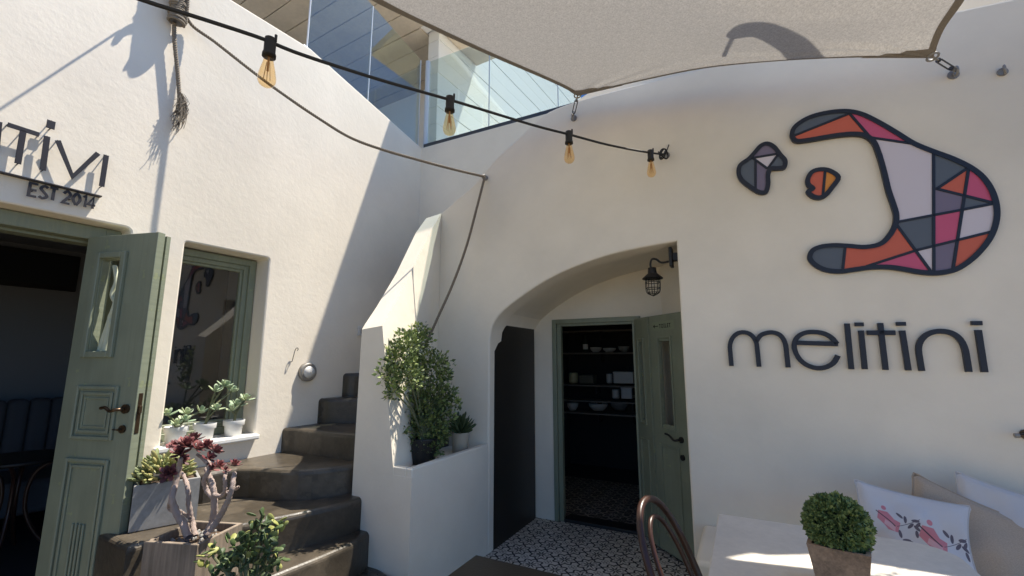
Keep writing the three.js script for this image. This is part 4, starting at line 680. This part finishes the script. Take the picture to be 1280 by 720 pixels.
// bushy plant in the nook
{
  const base = PR(-0.19, 0.802, 0.62), t = thing('bushy_plant', 'tall bushy small leaved shrub in a black pot in the nook', 'potted plant', base, ROTR);
  part('pot', [lathe([[0.0001, 0], [.085, 0], [.10, .17], [.105, .18], [.095, .18], [.09, .16], [.0001, .16]], 24)], M.black, t);
  t.updateMatrixWorld(true);
  const B = (x, y, r, a) => { const q = onR(x, y, a); return [q.x + 0.19, q.y - 0.802, q.z - 0.62, r * 0.0058]; };
  const blob = [B(520, 428, 24, .55), B(505, 452, 27, .62), B(540, 462, 28, .5), B(500, 482, 20, .7), B(484, 466, 12, 1.0), B(492, 488, 12, .97), B(500, 448, 22, .88), B(508, 430, 18, .82), B(512, 470, 18, .85), B(540, 500, 27, .5), B(522, 510, 27, .6), B(530, 535, 30, .6), B(560, 492, 12, .4), B(546, 542, 18, .5), B(535, 560, 20, .6), B(558, 522, 13, .4), B(504, 538, 5, .8), B(488, 480, 8, .75), B(526, 412, 10, .55), B(557, 470, 9, .42), B(508, 430, 16, .6), B(570, 505, 9, .4)];
  const sp = [[], [], []];
  for (const [x, y, z, r] of blob) { const n = Math.round(r * r * 27000); for (let i = 0; i < n; i++) { const d = rdir(), k = Math.pow(rnd(), .45) * rr(.75, 1.15); const p = V3(x + d.x * r * k, y + d.y * r * k, z + d.z * r * k); if (p.y < .03) continue; sp[(rnd() * 3) | 0].push([p, V3(d.x + rr(-.7, .7), d.y + rr(-.2, 1), d.z + rr(-.7, .7)), rr(.5, 1.45)]); } }
  sp.forEach((s, i) => { const m = part('foliage', leafCloud(s, .030, .019), M.bush[i], t); m.userData.kind = 'stuff'; });
  for (let i = 0; i < 18; i++) { const b = blob[(i * 5 + 1) % blob.length]; part('stem', [taper([V3(0, .15, 0), V3(b[0] * .4, b[1] * .5 + .1, b[2] * .4), V3(b[0], b[1], b[2])], .009, .004, 10, 6)], M.stemGreen, t); }
  const t2 = thing('spiky_plant', 'small dark spiky succulent in a pale pot beside the shrub', 'potted plant', PR(-0.16, 0.802, 0.19), ROTR);
  part('pot', [lathe([[0.0001, 0], [.06, 0], [.075, .15], [.078, .16], [.07, .16], [.0001, .14]], 24)], std({ color: lin(.45, .4, .32), roughness: .8 }), t2);
  for (let i = 0; i < 60; i++) { const a = i * 2.4, tl = .15 + 1.15 * i / 60, m = shadow(new THREE.Mesh(lfSpike, M.bush[2])); m.name = 'leaf'; t2.add(m); orient(m, V3(0, .14 + .03 * (1 - i / 60), 0), V3(Math.sin(tl) * Math.cos(a), Math.cos(tl), Math.sin(tl) * Math.sin(a)), rnd() * 6, rr(.75, 1.05)); }
}

// ================================================================== SEATING CORNER ON THE RIGHT
const bench = thing('bench', 'built in white masonry bench along the right wall', 'bench', OR, ROTR);
part('seat', [bx(1.63, -0.05, 0.002, 6.3, 0.49, 0.60, 0.03)], M.plasterSmooth, bench);
// white table
{
  const t = thing('white_table', 'white topped table in front of the bench', 'table', PR(2.22, 0, 1.07), ROTR);
  const w = .455, d = .45, r = .09, o = [...arcR(w - .15, d - .15, .15, 0, 90, 8), ...arcR(-w + .02, d - .02, .02, 90, 180, 4), ...arcR(-w + r, -d + r, r, 180, 270, 6), ...arcR(w - .15, -d + .15, .15, 270, 360, 8)];
  part('tabletop', muv(prism(o, .715, .75, [], .006).rotateX(-Math.PI / 2)), M.tableWhite, t);
  part('column', [cyl(V3(0, .02, 0), V3(0, .715, 0), .04)], M.black, t); part('foot', [lathe([[.0001, 0], [.24, 0], [.24, .012], [.05, .03], [.0001, .03]], 30)], M.black, t);
}
// boxwood ball in its pot
{
  const b = onH(1055, 737, .75), t = thing('boxwood_ball', 'clipped boxwood ball in a square wooden pot on the white table', 'potted plant', V3(b.x, .752, b.z), rad(-38));
  const w0 = .068, w1 = .09, h = .155, P = (y, w) => [V3(-w, y, -w), V3(w, y, -w), V3(w, y, w), V3(-w, y, w)], A = P(0, w0), B = P(h, w1), C = P(h, w1 - .014), D = P(.12, w1 - .02), pos = [], q = (a, b2, c, d) => [a, b2, c, a, c, d].forEach(v => pos.push(v.x, v.y, v.z));
  for (let i = 0; i < 4; i++) { const j = (i + 1) % 4; q(A[j], A[i], B[i], B[j]); q(B[j], B[i], C[i], C[j]); q(C[j], C[i], D[i], D[j]); } q(A[0], A[1], A[2], A[3]);
  const g = new THREE.BufferGeometry(); g.setAttribute('position', new THREE.Float32BufferAttribute(pos, 3)); g.computeVertexNormals(); part('pot', [muv(g)], M.potWood, t);
  part('soil', [bx(-.072, .1, -.072, .072, .125, .072, 0)], M.soil, t);
  const R = .098, cy = .210, core = new THREE.SphereGeometry(R * .86, 24, 16); core.translate(0, cy, 0); part('core', [core], std({ color: lin(.02, .035, .015), roughness: 1 }), t);
  const sp = [[], [], []]; for (let i = 0; i < 5200; i++) { const d = rdir(), bump = 1 + .05 * Math.sin(d.x * 9 + 1) * Math.sin(d.y * 8) * Math.sin(d.z * 9 + 2); const p = d.clone().multiplyScalar(R * rr(.84, 1.0) * bump); p.y += cy; sp[(rnd() * 3) | 0].push([p, d.clone().add(V3(rr(-1, 1), rr(-1, 1), rr(-1, 1)).multiplyScalar(.9)), rr(.7, 1.2)]); }
  sp.forEach((s, i) => { const m = part('foliage', leafCloud(s, .0165, .0135), M.box1[i], t); m.userData.kind = 'stuff'; });
}
// cushions
function pillow(name, label, pTL, pTR, pBL, thick, mat, mat2) {
  const X = pTR.clone().sub(pTL), Y = pTL.clone().sub(pBL), w = X.length(), h = Y.length(), c = pTL.clone().add(pTR).add(pBL).add(pTR.clone().sub(Y)).multiplyScalar(.25);
  const x = X.normalize(), z = x.clone().cross(Y).normalize(), y = z.clone().cross(x);
  const t = thing(name, label, 'cushion', c); t.quaternion.setFromRotationMatrix(new THREE.Matrix4().makeBasis(x, y, z));
  const N = 28, mk = sgn => { const g = new THREE.PlaneGeometry(2, 2, N, N), p = g.attributes.position; for (let i = 0; i < p.count; i++) { const a = p.getX(i), b = p.getY(i), k = Math.pow(Math.max(0, (1 - a * a) * (1 - b * b)), .42), pin = 1 - .09 * (1 - b * b) * Math.abs(a) , pin2 = 1 - .09 * (1 - a * a) * Math.abs(b); const wr = (.007 * Math.sin(a * 7 + b * 3) + .010 * Math.sin(b * 5 - a * 2 + 1) + .006 * Math.sin(a * 11 - b * 9) * (1 - k)) * k + .012 * Math.exp(-12 * Math.pow(a - b + .3, 2)) * k - .010 * Math.exp(-20 * Math.pow(a + .6 * b - .5, 2)) * k; p.setXYZ(i, a * w / 2 * pin, b * h / 2 * pin2, sgn * (k * thick / 2 + wr)); } if (sgn < 0) { const ix = g.index; for (let i = 0; i < ix.count; i += 3) { const q = ix.getX(i); ix.setX(i, ix.getX(i + 2)); ix.setX(i + 2, q); } } g.computeVertexNormals(); return g; };
  part('cover', [mk(1)], mat, t); part('back', [mk(-1)], mat2 || mat, t);
  const rim = []; for (let i = 0; i < 4; i++) for (let k = 0; k < 10; k++) { const u = -1 + 2 * k / 10, [a, b] = [[u, 1], [1, -u], [-u, -1], [-1, u]][i]; rim.push(V3(a * w / 2 * (1 - .09 * (1 - b * b) * Math.abs(a)), b * h / 2 * (1 - .09 * (1 - a * a) * Math.abs(b)), 0)); }
  part('piping', [tube(rim, .004, 120, 6, true)], mat2 || mat, t);
  return t;
}
{
  const R = (x, y, a) => PR(...onR(x, y, a).toArray());
  const print = canvasTex(768, 512, (c, w, h) => {
    c.fillStyle = '#d6d5d8'; c.fillRect(0, 0, w, h);
    const leaf = (x, y, a, l) => { c.save(); c.translate(x, y); c.rotate(a); c.beginPath(); c.ellipse(l / 2, 0, l / 2, l / 5, 0, 0, 6.3); c.fill(); c.restore(); };
    const rose = (x, y, s) => { c.save(); c.translate(x, y); c.rotate(.55); c.scale(s, s); c.fillStyle = '#d48a95'; c.beginPath(); c.moveTo(-70, -20); c.lineTo(-20, -50); c.lineTo(30, -30); c.lineTo(70, -40); c.lineTo(95, 20); c.lineTo(40, 50); c.lineTo(-50, 35); c.fill(); c.beginPath(); c.arc(-50, -62, 16, 0, 6.3); c.fill(); c.fillStyle = '#e0b4ba'; c.beginPath(); c.moveTo(-10, 10); c.lineTo(60, 0); c.lineTo(80, 30); c.lineTo(0, 40); c.fill(); c.strokeStyle = '#5a4c54'; c.lineWidth = 7; c.beginPath(); c.moveTo(-80, -8); c.lineTo(60, 2); c.stroke(); c.restore();
      c.fillStyle = '#6a6470'; for (let k = 0; k < 7; k++) { leaf(x + 95 * s + 16 * k * s, y - 30 * s + (k % 3) * 26 * s, -2.4 + k * .75, 46 * s); leaf(x - 95 * s - 8 * k * s, y + 45 * s + (k % 3) * 18 * s, 2.9 - k * .8, 44 * s); } c.strokeStyle = '#6a6470'; c.lineWidth = 4; c.beginPath(); c.moveTo(x + 60 * s, y + 30 * s); c.quadraticCurveTo(x + 130 * s, y, x + 190 * s, y - 50 * s); c.stroke(); };
    rose(190, 270, 1.15); rose(490, 320, 1.35);
  });
  pillow('cushion', 'white patch top cushion at the far right behind the beige one', R(1188, 588, .16), R(1350, 635, .16), R(1190, 700, .24), .10, M.fabricWhite);
  pillow('cushion', 'large plain beige cushion behind the floral white one', R(1122, 585, .20), R(1330, 668, .22), R(1128, 735, .36), .14, M.fabricBeige);
  pillow('cushion', 'white cushion printed with pink flowers and dark leaves', R(1075, 602, .34), R(1221, 636, .34), R(1062, 678, .46), .095, std({ map: print, roughness: 1, bumpMap: weave, bumpScale: 0.002 }), M.fabricWhite);
}
// tap on the wall at the right edge
{
  const p = onR(1282, 543, 0), t = thing('wall_tap', 'small metal tap on the wall at the right picture edge', 'tap', PR(p.x, p.y, 0), ROTR);
  part('spout', [tube([V3(0, 0, 0), V3(0, 0, .05), V3(-.03, .004, .07), V3(-.06, 0, .07)], .009, 20, 8)], M.bronze, t); part('rose', [cyl(V3(0, 0, 0), V3(0, 0, .01), .025)], M.bronze, t); part('nozzle', [cyl(V3(-.05, .001, .07), V3(-.068, -.001, .07), .012)], M.steel, t);
}
// black table near the camera
{
  const t = thing('black_table', 'black square table at the bottom edge before the porch', 'table', PR(1.27, 0, 2.0), ROTR);
  part('tabletop', [bx(-.385, .712, -.392, .385, .74, .392, .006)], M.blackTable, t); part('column', [cyl(V3(0, .02, 0), V3(0, .712, 0), .035)], M.black, t); part('foot', [bx(-.25, 0, -.03, .25, .025, .03), bx(-.03, 0.0005, -.25, .03, .0245, .25)], M.black, t);
}
// bentwood chair
{
  const top = onH(808, 624, .90), face = az(133), sidev = az(43), t = thing('bentwood_chair', 'dark bentwood chair with looped back between the tables', 'chair', V3(top.x, 0, top.z).addScaledVector(face, .39), 0);
  t.rotation.y = Math.atan2(face.x, face.z);            // local z = facing, local x = side
  const seatY = .45;
  const loop = (hw, h, y0, lean) => { const p = []; for (let i = 0; i <= 16; i++) { const a = Math.PI * i / 16; p.push(V3(hw * Math.cos(a) * (1 - .0 * i), y0 + (h - y0) * Math.pow(Math.sin(a), .55), -.19 - lean * Math.pow(Math.sin(a), .55))); } return p; };
  part('seat', [lathe([[.0001, seatY - .012], [.19, seatY - .012], [.205, seatY - .02], [.21, seatY], [.2, seatY + .012], [.185, seatY + .006], [.0001, seatY + .002]], 40)], M.bent, t);
  part('back_loop', [tube(loop(.195, .90, seatY - .02, .20), .0165, 60, 10)], M.bent, t);
  part('inner_loop', [tube(loop(.125, .83, seatY, .17), .011, 50, 8)], M.bent, t);
  for (const s of [-1, 1]) { part('leg', [taper([V3(.15 * s, seatY, .14), V3(.17 * s, .2, .17), V3(.18 * s, 0, .19)], .017, .012, 14, 8)], M.bent, t); part('leg', [taper([V3(.17 * s, seatY, -.17), V3(.18 * s, .22, -.20), V3(.2 * s, 0, -.25)], .017, .012, 14, 8)], M.bent, t); }
  const ring = new THREE.TorusGeometry(.17, .008, 8, 40); ring.rotateX(Math.PI / 2); ring.translate(0, .25, -.01); part('stretcher', [ring], M.bent, t);
}
// roof floodlight standing on the wall top, hidden by the sail: its shadow shows on the cloth
{
  const t = thing('roof_lamp', 'lamp arm on the roof edge casting a shadow on the sail', 'lamp', PR(2.80, 4.60, -0.36), ROTR);
  part('post', [taper([V3(.14, 0, 0), V3(.06, .28, .08), V3(-.04, .48, .30), V3(-.16, .56, .46), V3(-.30, .50, .52)], .10, .07, 24, 10)], M.darkSteel, t);
  part('head', [cyl(V3(-.26, .52, .50), V3(-.38, .26, .56), .07, .045, 14)], M.darkSteel, t);
  part('stay', [cyl(V3(-.30, .52, .52), V3(-.52, .02, .40), .014)], M.darkSteel, t);
}
renderer.render(scene, camera);
